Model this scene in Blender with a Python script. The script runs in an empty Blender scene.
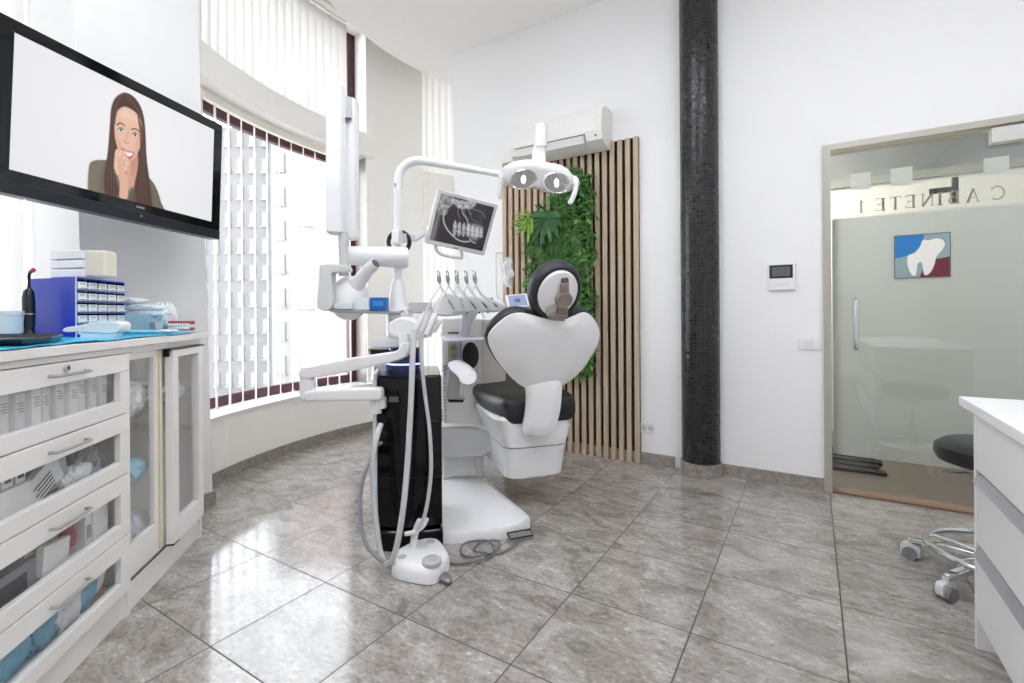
import bpy, bmesh, math, random
import numpy as np
from mathutils import Vector, Matrix
random.seed(7); rng = np.random.RandomState(3)
S = bpy.context.scene
COL = S.collection
V3 = Vector
# ------------------------------------------------------------------ camera model
F = 483.0; YAW = .555; ROL = -.0065; CY = 313.5; H = 1.105
cY, sY = math.cos(YAW), math.sin(YAW)
FW = V3((-sY, cY, 0)); R0 = V3((cY, sY, 0)); UPV = V3((0, 0, 1))
RR = R0*math.cos(ROL)+UPV*math.sin(ROL); UU = UPV*math.cos(ROL)-R0*math.sin(ROL)
EYE = V3((0, 0, H))
def ray(x, y): return FW + RR*((x-512)/F) - UU*((y-CY)/F)
def at(x, y, d): return EYE + ray(x, y)*d            # point at true distance d along the view axis
def gz(x, y, z=0.):
    v = ray(x, y); return EYE + v*((z-H)/v.z)
def onY(x, y, Y):
    v = ray(x, y); return EYE + v*(Y/v.y)
def onP(x, y, P0, N):
    v = ray(x, y); return EYE + v*((V3(P0)-EYE).dot(N)/v.dot(N))
# ------------------------------------------------------------------ colours / materials
def lin(c):
    if isinstance(c, str):
        c = c.lstrip('#'); c = [int(c[i:i+2], 16)/255 for i in (0, 2, 4)]
    return tuple((v/12.92 if v <= .04045 else ((v+.055)/1.055)**2.4) for v in c)
MATS = {}
def mat(name, col='#ffffff', rough=.5, metal=0., noise=0., nscale=8., bump=0., bscale=60., coat=0., spec=.5, trans=0., emit=None, estr=1., stretch=None, alpha=1.):
    if name in MATS: return MATS[name]
    m = bpy.data.materials.new(name); m.use_nodes = True
    nt = m.node_tree; b = nt.nodes['Principled BSDF']; L = nt.links
    c = lin(col)
    b.inputs['Base Color'].default_value = (*c, 1); b.inputs['Roughness'].default_value = rough
    b.inputs['Metallic'].default_value = metal; b.inputs['Specular IOR Level'].default_value = spec
    b.inputs['Coat Weight'].default_value = coat; b.inputs['Coat Roughness'].default_value = .05
    b.inputs['Transmission Weight'].default_value = trans; b.inputs['Alpha'].default_value = alpha
    tc = nt.nodes.new('ShaderNodeTexCoord')
    vec = tc.outputs['Object']
    if stretch:
        mp = nt.nodes.new('ShaderNodeMapping'); mp.inputs['Scale'].default_value = stretch
        L.new(vec, mp.inputs[0]); vec = mp.outputs[0]
    n = nt.nodes.new('ShaderNodeTexNoise'); n.inputs['Scale'].default_value = nscale; n.inputs['Detail'].default_value = 4
    L.new(vec, n.inputs['Vector'])
    r = nt.nodes.new('ShaderNodeMapRange'); L.new(n.outputs['Fac'], r.inputs[0])
    nn = max(noise, .012)
    r.inputs[1].default_value = .3; r.inputs[2].default_value = .7
    r.inputs[3].default_value = 1-nn; r.inputs[4].default_value = 1+nn*.3
    mx = nt.nodes.new('ShaderNodeVectorMath'); mx.operation = 'SCALE'; mx.inputs[0].default_value = c
    L.new(r.outputs[0], mx.inputs['Scale']); L.new(mx.outputs[0], b.inputs['Base Color'])
    if bump:
        n2 = nt.nodes.new('ShaderNodeTexNoise'); n2.inputs['Scale'].default_value = bscale; n2.inputs['Detail'].default_value = 3
        L.new(vec, n2.inputs['Vector'])
        bp = nt.nodes.new('ShaderNodeBump'); bp.inputs['Strength'].default_value = bump; bp.inputs['Distance'].default_value = .01
        L.new(n2.outputs['Fac'], bp.inputs['Height']); L.new(bp.outputs[0], b.inputs['Normal'])
    if emit:
        b.inputs['Emission Color'].default_value = (*lin(emit), 1); b.inputs['Emission Strength'].default_value = estr
    MATS[name] = m; return m
def glass(name, tint='#ffffff', gloss=.08, rough=0.):
    if name in MATS: return MATS[name]
    m = bpy.data.materials.new(name); m.use_nodes = True; nt = m.node_tree; nt.nodes.clear()
    o = nt.nodes.new('ShaderNodeOutputMaterial'); t = nt.nodes.new('ShaderNodeBsdfTransparent'); g = nt.nodes.new('ShaderNodeBsdfGlossy')
    t.inputs[0].default_value = (*lin(tint), 1); g.inputs['Roughness'].default_value = rough
    lw = nt.nodes.new('ShaderNodeLayerWeight'); lw.inputs[0].default_value = .25
    mr = nt.nodes.new('ShaderNodeMapRange'); mr.inputs[3].default_value = gloss*.6; mr.inputs[4].default_value = min(1, gloss*5)
    x = nt.nodes.new('ShaderNodeMixShader')
    nt.links.new(lw.outputs['Facing'], mr.inputs[0]); nt.links.new(mr.outputs[0], x.inputs[0])
    nt.links.new(t.outputs[0], x.inputs[1]); nt.links.new(g.outputs[0], x.inputs[2]); nt.links.new(x.outputs[0], o.inputs[0])
    MATS[name] = m; return m
def translucent(name, col, tfac=.5, tr=0., rough=.6, gloss=0.):
    if name in MATS: return MATS[name]
    m = bpy.data.materials.new(name); m.use_nodes = True; nt = m.node_tree; nt.nodes.clear()
    o = nt.nodes.new('ShaderNodeOutputMaterial'); d = nt.nodes.new('ShaderNodeBsdfDiffuse'); t = nt.nodes.new('ShaderNodeBsdfTranslucent')
    d.inputs[0].default_value = t.inputs[0].default_value = (*lin(col), 1)
    x = nt.nodes.new('ShaderNodeMixShader'); x.inputs[0].default_value = tfac
    nt.links.new(d.outputs[0], x.inputs[1]); nt.links.new(t.outputs[0], x.inputs[2]); out = x.outputs[0]
    if tr:
        tt = nt.nodes.new('ShaderNodeBsdfTransparent'); y = nt.nodes.new('ShaderNodeMixShader'); y.inputs[0].default_value = tr
        nt.links.new(out, y.inputs[1]); nt.links.new(tt.outputs[0], y.inputs[2]); out = y.outputs[0]
    if gloss:
        g = nt.nodes.new('ShaderNodeBsdfGlossy'); g.inputs['Roughness'].default_value = .1; y = nt.nodes.new('ShaderNodeMixShader'); y.inputs[0].default_value = gloss
        nt.links.new(out, y.inputs[1]); nt.links.new(g.outputs[0], y.inputs[2]); out = y.outputs[0]
    nt.links.new(out, o.inputs[0]); MATS[name] = m; return m
def vcol_mat(name, strength):
    m = bpy.data.materials.new(name); m.use_nodes = True; nt = m.node_tree
    b = nt.nodes['Principled BSDF']; a = nt.nodes.new('ShaderNodeAttribute'); a.attribute_name = 'Col'
    b.inputs['Base Color'].default_value = (.01, .01, .01, 1); b.inputs['Roughness'].default_value = .35; b.inputs['Specular IOR Level'].default_value = .3
    nt.links.new(a.outputs['Color'], b.inputs['Emission Color']); b.inputs['Emission Strength'].default_value = strength
    return m
class NT:
    """tiny node helper"""
    def __init__(s, name, rough=.5):
        s.m = bpy.data.materials.new(name); s.m.use_nodes = True; s.nt = s.m.node_tree; s.b = s.nt.nodes['Principled BSDF']
        s.b.inputs['Roughness'].default_value = rough; MATS[name] = s.m
    def n(s, t, **k):
        q = s.nt.nodes.new(t)
        for a, v in k.items(): setattr(q, a, v)
        return q
    def l(s, a, b): s.nt.links.new(a, b)
    def math(s, op, a, b=None, c=None):
        q = s.n('ShaderNodeMath', operation=op)
        for i, v in enumerate((a, b, c)):
            if v is None: continue
            if isinstance(v, (int, float)): q.inputs[i].default_value = v
            else: s.l(v, q.inputs[i])
        return q.outputs[0]
# ------------------------------------------------------------------ mesh builder
class MB:
    def __init__(s): s.v = []; s.f = []; s.mi = []; s.cur = 0
    def add(s, vs, fs):
        o = len(s.v); s.v += [V3(p) for p in vs]; s.f += [tuple(i+o for i in f) for f in fs]; s.mi += [s.cur]*len(fs); return s
    def box(s, lo, hi):
        x0, y0, z0 = lo; x1, y1, z1 = hi
        return s.add([(x0,y0,z0),(x1,y0,z0),(x1,y1,z0),(x0,y1,z0),(x0,y0,z1),(x1,y0,z1),(x1,y1,z1),(x0,y1,z1)],
                     [(3,2,1,0),(4,5,6,7),(0,1,5,4),(1,2,6,5),(2,3,7,6),(3,0,4,7)])
    def hexa(s, b, t):
        """four base points + four top points"""
        return s.add(list(b)+list(t), [(3,2,1,0),(4,5,6,7),(0,1,5,4),(1,2,6,5),(2,3,7,6),(3,0,4,7)])
    def obox(s, P, a, b, c):
        """oriented box: corner P, edge vectors a b c"""
        P, a, b, c = V3(P), V3(a), V3(b), V3(c)
        return s.hexa([P, P+a, P+a+b, P+b], [P+c, P+a+c, P+a+b+c, P+b+c])
    def prism(s, pts, ext):
        n = len(pts); ext = V3(ext); pts = [V3(p) for p in pts]
        return s.add(pts+[p+ext for p in pts], [tuple(range(n-1,-1,-1)), tuple(range(n, 2*n))]+[(i,(i+1)%n,(i+1)%n+n,i+n) for i in range(n)])
    def loft(s, rings, cap=True, closed=True):
        n = len(rings[0]); vs = [p for r in rings for p in r]; fs = []
        m = n if closed else n-1
        for k in range(len(rings)-1):
            for i in range(m):
                j = (i+1) % n; fs.append((k*n+i, k*n+j, (k+1)*n+j, (k+1)*n+i))
        if cap: fs.append(tuple(range(n-1,-1,-1))); fs.append(tuple((len(rings)-1)*n+i for i in range(n)))
        return s.add(vs, fs)
    def tube(s, pts, r, seg=12, cap=True, flat=None):
        pts = [V3(p) for p in pts]; n = len(pts)
        if not hasattr(r, '__len__'): r = [r]*n
        T = []
        for i in range(n):
            a = pts[max(i-1,0)]; b = pts[min(i+1,n-1)]; d = (b-a)
            T.append(d.normalized() if d.length > 1e-9 else V3((0,0,1)))
        u = T[0].orthogonal().normalized(); rings = []
        for i in range(n):
            u = (u - T[i]*u.dot(T[i]))
            u = u.normalized() if u.length > 1e-6 else T[i].orthogonal().normalized()
            w = T[i].cross(u)
            rings.append([pts[i]+(u*math.cos(t)+w*math.sin(t))*r[i] for t in [2*math.pi*k/seg for k in range(seg)]])
        return s.loft(rings, cap)
    def cyl(s, a, b, r, seg=24, r2=None): return s.tube([a, b], [r, r if r2 is None else r2], seg)
    def lathe(s, c, prof, axis=(0,0,1), seg=32):
        """prof: (radius, height) along axis from c"""
        c = V3(c); ax = V3(axis).normalized(); u = ax.orthogonal().normalized(); w = ax.cross(u)
        return s.loft([[c+ax*h+(u*math.cos(t)+w*math.sin(t))*max(r,1e-4) for t in [2*math.pi*k/seg for k in range(seg)]] for r, h in prof])
    def ell(s, c, a, b, d, seg=24, rn=12):
        c = V3(c); a, b, d = V3(a), V3(b), V3(d); rings = []
        for i in range(rn+1):
            ph = -math.pi/2+math.pi*i/rn; cr, sr = max(math.cos(ph), 1e-3), math.sin(ph)
            rings.append([c+d*sr+(a*math.cos(t)+b*math.sin(t))*cr for t in [2*math.pi*k/seg for k in range(seg)]])
        return s.loft(rings)
    def pillow(s, out, N, front, back=0., rings=6, edge=.85, fn=None):
        """solid from outline: domed on the +N side by `front`, `back` thick behind with softened rim"""
        out = [V3(p) for p in out]; N = V3(N).normalized(); c = sum(out, V3())/len(out); R_ = []
        if back:
            R_.append([c+(p-c)*.96-N*back for p in out]); R_.append([c+(p-c)*1.0-N*back*.6 for p in out])
        for k in range(rings):
            t = k/(rings-1); sc = 1-t*.97
            h = front*(1-(1-min(t*2.2,1))**2)
            ring = []
            for p in out:
                q = c+(p-c)*sc
                hh = h*(fn(q) if fn else 1)
                ring.append(q+N*hh)
            R_.append(ring)
        return s.loft(R_)
def smoothpoly(pts, n=6):
    """closed catmull-rom through points"""
    pts = [V3(p) for p in pts]; N = len(pts); out = []
    for i in range(N):
        p0, p1, p2, p3 = pts[i-1], pts[i], pts[(i+1)%N], pts[(i+2)%N]
        for k in range(n):
            t = k/n
            out.append(.5*((2*p1)+(p2-p0)*t+(2*p0-5*p1+4*p2-p3)*t*t+(3*p1-p0-3*p2+p3)*t**3))
    return out
def spath(pts, n=8):
    """open catmull-rom"""
    pts = [V3(p) for p in pts]; q = [pts[0]*2-pts[1]]+pts+[pts[-1]*2-pts[-2]]; out = []
    for i in range(1, len(q)-2):
        p0, p1, p2, p3 = q[i-1], q[i], q[i+1], q[i+2]
        for k in range(n):
            t = k/n
            out.append(.5*((2*p1)+(p2-p0)*t+(2*p0-5*p1+4*p2-p3)*t*t+(3*p1-p0-3*p2+p3)*t**3))
    out.append(pts[-1]); return out
def rrect(c, a, b, ha, hb, r, n=4):
    """rounded rectangle ring in plane (a,b)"""
    c, a, b = V3(c), V3(a), V3(b); out = []
    r = min(r, ha*.99, hb*.99)
    for (sx, sy, st) in ((1,1,0),(-1,1,90),(-1,-1,180),(1,-1,270)):
        for k in range(n+1):
            t = math.radians(st+90*k/n); out.append(c+a*(sx*(ha-r)+r*math.cos(t))+b*(sy*(hb-r)+r*math.sin(t)))
    return out
def root_loc(o):
    v = V3()
    while o is not None: v += o.location; o = o.parent
    return v
def obj(name, mb, m, parent=None, smooth=False, bevel=0., seg=2, sub=0, label=None, kind=None):
    me = bpy.data.meshes.new(name)
    off = root_loc(parent) if parent is not None else None
    if off is None:
        xs = mb.v; off = V3(((min(p.x for p in xs)+max(p.x for p in xs))/2, (min(p.y for p in xs)+max(p.y for p in xs))/2, min(p.z for p in xs)))
        if kind == 'structure': off = V3()
    me.from_pydata([p-off for p in mb.v], [], mb.f)
    for mm in (m if isinstance(m, (list, tuple)) else [m]): me.materials.append(mm)
    if any(mb.mi): me.polygons.foreach_set('material_index', mb.mi)
    bm = bmesh.new(); bm.from_mesh(me); bmesh.ops.recalc_face_normals(bm, faces=bm.faces); bm.to_mesh(me); bm.free()
    if smooth:
        me.polygons.foreach_set('use_smooth', [True]*len(me.polygons))
    o = bpy.data.objects.new(name, me); COL.objects.link(o)
    if parent is None: o.location = off
    else: o.parent = parent
    if bevel:
        bv = o.modifiers.new('bevel', 'BEVEL'); bv.width = bevel; bv.segments = seg; bv.limit_method = 'ANGLE'; bv.angle_limit = math.radians(40)
    if sub:
        sd = o.modifiers.new('sub', 'SUBSURF'); sd.levels = sub; sd.render_levels = sub
    if smooth and not sub:
        try: me.set_sharp_from_angle(angle=math.radians(38))
        except Exception: pass
    if bevel and not smooth:
        me.polygons.foreach_set('use_smooth', [True]*len(me.polygons))
        try: me.set_sharp_from_angle(angle=math.radians(30))
        except Exception: pass
        bv.harden_normals = True
    if label: o['label'] = label
    if kind: o['kind'] = kind
    return o
def tag(o, label, cat, group=None):
    o['label'] = label; o['category'] = cat
    if group: o['group'] = group
    return o
def thing(name, label, cat, loc=(0,0,0), group=None):
    o = bpy.data.objects.new(name, None); COL.objects.link(o); o.location = loc; o.empty_display_size = .05
    return tag(o, label, cat, group)
def struct(name, mb, m, **k): return obj(name, mb, m, kind='structure', **k)
def copy_tree(o, loc, label=None, group=None, rz=None):
    c = o.copy(); COL.objects.link(c); c.location = loc
    if rz is not None: c.rotation_euler = (0, 0, rz)
    if label: c['label'] = label
    if group: c['group'] = group
    for ch in o.children:
        d = ch.copy(); COL.objects.link(d); d.parent = c
        for g in ch.children:
            e = g.copy(); COL.objects.link(e); e.parent = d
    return c
#MATERIALS
WHITE = mat('white_plastic', '#e9e9ea', .32, spec=.5)
WHITE2 = mat('soft_white_plastic', '#e0e0e1', .38)
GREYP = mat('light_grey_plastic', '#c9cac9', .42)
MIDG = mat('mid_grey_plastic', '#9c9c9c', .45)
TAUPE = mat('taupe_plastic', '#8d827c', .45)
BLACKG = mat('black_gloss', '#050507', .08, spec=.28)
BLACKP = mat('black_plastic', '#121315', .4)
LEATH = mat('black_leather', '#1b1c1f', .38, bump=.12, bscale=350.)
LEATHG = mat('charcoal_leather', '#2a2c30', .45, bump=.12, bscale=350.)
CHROME = mat('chrome', '#d5d7d8', .12, 1.)
STEEL = mat('brushed_steel', '#b9bab8', .3, 1.)
DSTEEL = mat('dark_steel', '#6d6e70', .35, .8)
HOSE = mat('hose_grey', '#c3c4c5', .45)
HOSED = mat('hose_dark_grey', '#8f9092', .5)
WALL = mat('wall_paint', '#f1f1f1', .75, noise=.015, nscale=1.5, bump=.05, bscale=90.)
CEILM = mat('ceiling_paint', '#f5f3f0', .85, noise=.01)
PILM = mat('pillar_paint', '#e8e8e7', .8, noise=.02, nscale=2.)
MAROON = mat('maroon_frame', '#4a2129', .4)
CABW = mat('cabinet_white', '#f0eeeb', .35)
CABR = mat('drawer_white', '#f0f0f1', .28)
GRAN = mat('granite_skirting', '#9f9890', .35, noise=.35, nscale=40., bump=.03)
GLASS = glass('clear_glass', '#ffffff', .05)
GLASSC = glass('cabinet_glass', '#ffffff', .04)
def rubber(): return BLACKP
#SETTING
# ---------------- floor
def floor_mat():
    q = NT('polished_floor_tiles', .14); m = q.math
    geo = q.n('ShaderNodeNewGeometry'); sp = q.n('ShaderNodeSeparateXYZ'); q.l(geo.outputs['Position'], sp.inputs[0])
    T = .45
    gx = m('DIVIDE', m('SUBTRACT', sp.outputs[0], .0887), T); gy = m('DIVIDE', m('SUBTRACT', sp.outputs[1], 1.7357), T)
    def line(g):
        fr = m('FRACT', g); d = m('MINIMUM', fr, m('SUBTRACT', 1., fr))
        return m('LESS_THAN', d, .0055)
    grout = m('MAXIMUM', line(gx), line(gy))
    cb = q.n('ShaderNodeCombineXYZ'); q.l(m('FLOOR', gx), cb.inputs[0]); q.l(m('FLOOR', gy), cb.inputs[1])
    wn = q.n('ShaderNodeTexWhiteNoise'); wn.noise_dimensions = '3D'; q.l(cb.outputs[0], wn.inputs['Vector'])
    # shift the veining on every tile
    ad = q.n('ShaderNodeVectorMath', operation='MULTIPLY_ADD'); q.l(wn.outputs['Color'], ad.inputs[0]); ad.inputs[1].default_value = (7, 7, 0); q.l(geo.outputs['Position'], ad.inputs[2])
    mp = q.n('ShaderNodeMapping'); mp.inputs['Rotation'].default_value = (0, 0, .6); mp.inputs['Scale'].default_value = (1., 1.7, 1.); q.l(ad.outputs[0], mp.inputs[0])
    n1 = q.n('ShaderNodeTexNoise'); n1.inputs['Scale'].default_value = 5.; n1.inputs['Detail'].default_value = 8; n1.inputs['Roughness'].default_value = .68; n1.inputs['Distortion'].default_value = 1.2
    q.l(mp.outputs[0], n1.inputs['Vector'])
    n2 = q.n('ShaderNodeTexNoise'); n2.inputs['Scale'].default_value = 38.; n2.inputs['Detail'].default_value = 6; n2.inputs['Roughness'].default_value = .75; q.l(mp.outputs[0], n2.inputs['Vector'])
    cr = q.n('ShaderNodeValToRGB'); q.l(n1.outputs['Fac'], cr.inputs[0]); e = cr.color_ramp.elements
    e[0].position = .3; e[0].color = (*lin('#76706a'), 1); e[1].position = .72; e[1].color = (*lin('#bab6b1'), 1)
    x = e.new(.5); x.color = (*lin('#9e9892'), 1)
    cr2 = q.n('ShaderNodeValToRGB'); q.l(n2.outputs['Fac'], cr2.inputs[0]); e2 = cr2.color_ramp.elements
    e2[0].position = .33; e2[0].color = (.5, .48, .46, 1); e2[1].position = .48; e2[1].color = (1, 1, 1, 1)
    y = e2.new(.57); y.color = (1.02, 1.02, 1.02, 1); y = e2.new(.66); y.color = (1.9, 1.9, 1.88, 1)
    mx = q.n('ShaderNodeMix', data_type='RGBA', blend_type='MULTIPLY'); mx.inputs[0].default_value = .8; q.l(cr.outputs[0], mx.inputs[6]); q.l(cr2.outputs[0], mx.inputs[7])
    vr = m('MULTIPLY_ADD', wn.outputs['Value'], .10, .95)
    sc = q.n('ShaderNodeVectorMath', operation='SCALE'); q.l(mx.outputs[2], sc.inputs[0]); q.l(vr, sc.inputs['Scale'])
    mg = q.n('ShaderNodeMix', data_type='RGBA'); q.l(grout, mg.inputs[0]); q.l(sc.outputs[0], mg.inputs[6]); mg.inputs[7].default_value = (*lin('#3d3936'), 1)
    q.l(mg.outputs[2], q.b.inputs['Base Color'])
    q.l(m('MULTIPLY_ADD', grout, .5, .11), q.b.inputs['Roughness']); q.b.inputs['Specular IOR Level'].default_value = .75
    bp = q.n('ShaderNodeBump'); bp.inputs['Strength'].default_value = .25; bp.inputs['Distance'].default_value = .002; q.l(m('SUBTRACT', 1., grout), bp.inputs['Height']); q.l(bp.outputs[0], q.b.inputs['Normal'])
    return q.m
FLOORM = floor_mat()
YW = 3.53
struct('floor', MB().box((-4.6, -3.2, -.12), (1.9, 5.6, 0)), FLOORM)
# ---------------- back wall (plane Y = 3.53) with the door opening
DX0, DX1, DZ = .075, 1.10, 2.117
CZ = 3.51
w = MB()
w.box((-2.81, YW, 0), (DX0, YW+.12, 4.0)); w.box((DX0, YW, DZ), (DX1, YW+.12, 4.0)); w.box((DX1, YW, 0), (1.9, YW+.12, 4.0))
struct('wall_back', w, WALL)
struct('wall_right', MB().box((1.7, -3.2, 0), (1.85, YW-.001, 4.0)), WALL)
struct('wall_rear', MB().box((-4.6, -3.2, 0), (1.7, -3.05, 4.0)), WALL)
struct('wall_bay', MB().box((-3.9, 5.0, 0), (-2.69, 5.12, 4.0)).box((-2.81, YW+.121, 0), (-2.69, 4.999, 4.0)), WALL)
# ---------------- curved window wall: arc about CC
CC = V3((-.791, 2.935, 0)); CR = 2.84
def arc(th, off=0., z=0.): return V3((CC.x-(CR+off)*math.cos(th), CC.y+(CR+off)*math.sin(th), z))
def ycol(Y): return math.asin((Y-CC.y)/CR)
TH0, TH1, TH2, TH3 = ycol(1.50), ycol(3.23), ycol(3.86), ycol(4.95)
def ash(th0, th1, o0, o1, z0, z1, mb=None, n=24):
    mb = mb or MB(); rings = []
    for i in range(n+1):
        t = th0+(th1-th0)*i/n
        rings.append([arc(t, o0, z0), arc(t, o1, z0), arc(t, o1, z1), arc(t, o0, z1)])
    return mb.loft(rings)
SILL, LTOP, UBOT, UTOP = .43, 2.62, 2.83, 3.86
w = MB()
ash(TH0-.06, TH3, 0, .34, 0, SILL, w)                # parapet
ash(TH0-.06, TH1+.02, -.03, .34, LTOP, UBOT, w)         # beam between the window rows
ash(TH1, TH2, 0.035, .34, SILL, 4.0, w, 8)              # pier
ash(TH2, TH3, 0, .34, 2.06, 2.62, w, 8)
ash(TH0-.06, TH3, 0, .34, UTOP, 4.0, w)
struct('wall_left', w, mat('warm_paint_flare_lift', '#fbf8f3', .75, noise=.01))  # warm cream paint, brightened to stand in for sun flare on this wall
struct('trim_1', ash(TH0-.03, TH3, -.025, .30, SILL, SILL+.012), mat('sill_white', '#f6f6f5', .4))
# granite skirting
struct('baseboard_left', ash(TH0-.06, TH3, -.012, .0, 0, .075), GRAN)
b = MB(); b.box((-2.81, YW-.014, 0), (-.83, YW, .08)); b.box((-.54, YW-.014, 0), (.06, YW, .08))
struct('baseboard_back', b, GRAN)
# pillar with TV
PX, PY0, PY1 = -2.97, .889, 1.47
struct('wall_pillar', MB().hexa([(-3.75,PY0,0),(PX,PY0,0),(PX,PY1,0),(-3.75,PY1,0)], [(-3.78,PY0-.035,4.0),(PX-.03,PY0-.035,4.0),(PX-.03,PY1-.075,4.0),(-3.78,PY1-.075,4.0)]), PILM)
struct('baseboard_pillar', MB().box((-3.74, PY0-.012, 0), (PX+.012, PY1+.012, .08)), GRAN)
# window wall left of the pillar
w = MB(); w.box((-3.87, -3.05, 0), (-3.75, PY0-.001, .86)); w.box((-3.87, -3.05, 3.4), (-3.75, PY0-.001, 4.0)); w.box((-3.87, -3.05, .86), (-3.75, -1.6, 3.4))
struct('wall_side', w, WALL)
# ceiling: lower slab whose edge stops short of the glass, upper slab over the blind pocket
E0 = V3((-.90, 3.3, 0)); ER = 2.4
pts = [(-3.74, -3.05), (-3.74, PY0-.05), (PX-.05, PY0-.05), (PX-.02, PY0+.0), (PX-.02, PY1+.02)]
for i in range(25):
    t = math.asin((1.56-3.3)/ER)+(math.asin((4.98-3.3)/ER)-math.asin((1.56-3.3)/ER))*i/24
    pts.append((min(E0.x-ER*math.cos(t), -2.85), E0.y+ER*math.sin(t)))
pts += [(-2.75, 4.985), (-2.75, YW-.001), (1.70, YW-.001), (1.70, -3.05)]
pts = [p for p in pts]
struct('ceiling', MB().prism([(x, y, CZ) for x, y in pts], (0, 0, .06)), CEILM)
struct('ceiling_upper', MB().box((-4.6, -3.2, 4.0), (1.9, 5.6, 4.1)), CEILM)
# ---------------- windows of the curved wall
def bars(th0, th1, z0, z1, verts, mb=None, wd=.035, off=.22, rail=.075):
    mb = mb or MB()
    ash(th0, th1, off, off+.05, z0, z0+rail, mb); ash(th0, th1, off, off+.05, z1-rail, z1, mb)
    for t in verts: ash(t-wd/CR/1., t+wd/CR/1., off-.004, off+.054, z0, z1, mb, 2)
    return mb
win = struct('window_1', bars(TH0+.0, TH1, SILL+.012, LTOP, [TH0, TH1-.012]), MAROON)
obj('pane', ash(TH0, TH1, .24, .246, SILL+.09, LTOP-.08), GLASS, win)
obj('jamb_strip', ash(TH1-.001, TH1+.005, .05, .22, SILL+.012, LTOP), mat('alu_grey','#a8a6a0',.4,.3), win, label='grey metal strip')
win = struct('window_2', bars(TH0+.0, TH1, UBOT, UTOP, [TH0, TH1-.01], wd=.05), MAROON)
obj('pane', ash(TH0, TH1, .24, .246, UBOT+.08, UTOP-.08), GLASS, win)
win = struct('window_3', bars(TH2, TH3, 2.62, UTOP, [TH3-.02]), mat('bay_frame', '#e9e2d8', .5))
obj('pane', ash(TH2, TH3, .24, .246, 2.70, UTOP-.08, n=8), GLASS, win)
win = struct('window_4', bars(TH2, TH3, SILL+.012, 2.06, [TH3-.02]), MATS['bay_frame'])
obj('pane', ash(TH2, TH3, .24, .246, SILL+.09, 1.98, n=8), GLASS, win)
w = MB(); w.box((-3.85, -1.6, .86), (-3.79, PY0-.04, .93)); w.box((-3.85, -1.6, 3.33), (-3.79, PY0-.04, 3.4))
for y in (-1.6, -.4, PY0-.1): w.box((-3.85, y, .93), (-3.79, y+.06, 3.33))
win = struct('window_5', w, MAROON)
obj('pane', MB().box((-3.825, -1.54, .93), (-3.819, PY0-.1, 3.33)), GLASS, win)
# ---------------- vertical blinds
BL = translucent('blind_fabric', '#efeeec', .6)
BLT = translucent('blind_sheer', '#f6f4f0', .5, .15)
RAIL = mat('blind_rail', '#efebe2', .4)
def blind(label, th0, th1, off, z0, z1, pitch, vw, ang, chain=False, rail=True, jag=0., seedv=1, thick=.0012, m=BL, gap=None):
    root = thing('vertical_blind', label, 'blind', arc((th0+th1)/2, off, z0))
    rn = random.Random(seedv); v = MB(); n = int((th1-th0)*(CR+off)/pitch); ctr = []
    for i in range(n+1):
        t = th0+(i+.5)*pitch/(CR+off)
        if t > th1: break
        if gap and gap[0] < t < gap[1]: continue
        p = arc(t, off, 0); tg = V3((math.sin(t), math.cos(t), 0)); nr = V3((-math.cos(t), math.sin(t), 0))
        a = math.radians(ang+rn.uniform(-3, 3)); d = tg*math.cos(a)+nr*math.sin(a); q = tg*(-math.sin(a))+nr*math.cos(a)
        zb = z0+rn.uniform(-.004, .004); rings = []
        for s_ in (-1, -.5, 0, .5, 1):
            c = p+d*(s_*vw/2)+q*(.006*(1-s_*s_))
            rings.append([c+V3((0,0,zb)), c+q*thick+V3((0,0,zb)), c+q*thick+V3((0,0,z1)), c+V3((0,0,z1))])
        v.loft(rings); ctr.append((p, d, zb))
    obj('slats', v, m, root)
    if rail: obj('rail', ash(th0, th1, off-.02, off+.02, z1+.012, z1+.055), RAIL, root)
    if chain:
        ch = MB()
        for (p, d, zb), (p2, d2, zb2) in zip(ctr[:-1], ctr[1:]):
            for s_ in (-1, 1):
                a = p+d*(s_*vw*.45); b2 = p2+d2*(s_*vw*.45)
                ch.tube([a.lerp(b2, k/6)+V3((0,0,zb+.012-.03*math.sin(math.pi*k/6))) for k in range(7)], .0022, 5)
        obj('bottom_chain', ch, WHITE2, root)
    return root
blind('white vertical blind with open slats on the tall lower curved window', TH0+.01, TH1-.02, .10, SILL+.03, LTOP-.075, .125, .086, 48, chain=True)
blind('white vertical blind with closed overlapping slats on the upper curved window', TH0+.01, TH1-.065, .09, UBOT-.03, UTOP-.02, .082, .089, -14, seedv=4)
blind('white blind slats over the high bay window beside the slatted wall corner', TH2+.005, TH3-.05, .10, 2.64, UTOP-.05, .08, .089, -20, seedv=5)
blind('white blind slats over the low bay window behind the monitor arm', TH2+.005, TH3-.05, .10, SILL+.03, 1.98, .08, .089, -20, seedv=6)
root = thing('vertical_blind', 'white blind slats left of the grey pillar behind the television', 'blind', (-3.72, 0, .9))
v = MB()
for i in range(27):
    y = -1.5+i*.088
    if y > PY0-.08: break
    v.prism([(-3.71, y-.03, .9), (-3.69, y+.058, .9), (-3.691, y+.059, .9), (-3.711, y-.029, .9)], (0, 0, 2.42))
obj('slats', v, BL, root); obj('rail', MB().box((-3.735, -1.55, 3.33), (-3.69, PY0-.06, 3.37)), RAIL, root)
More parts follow.
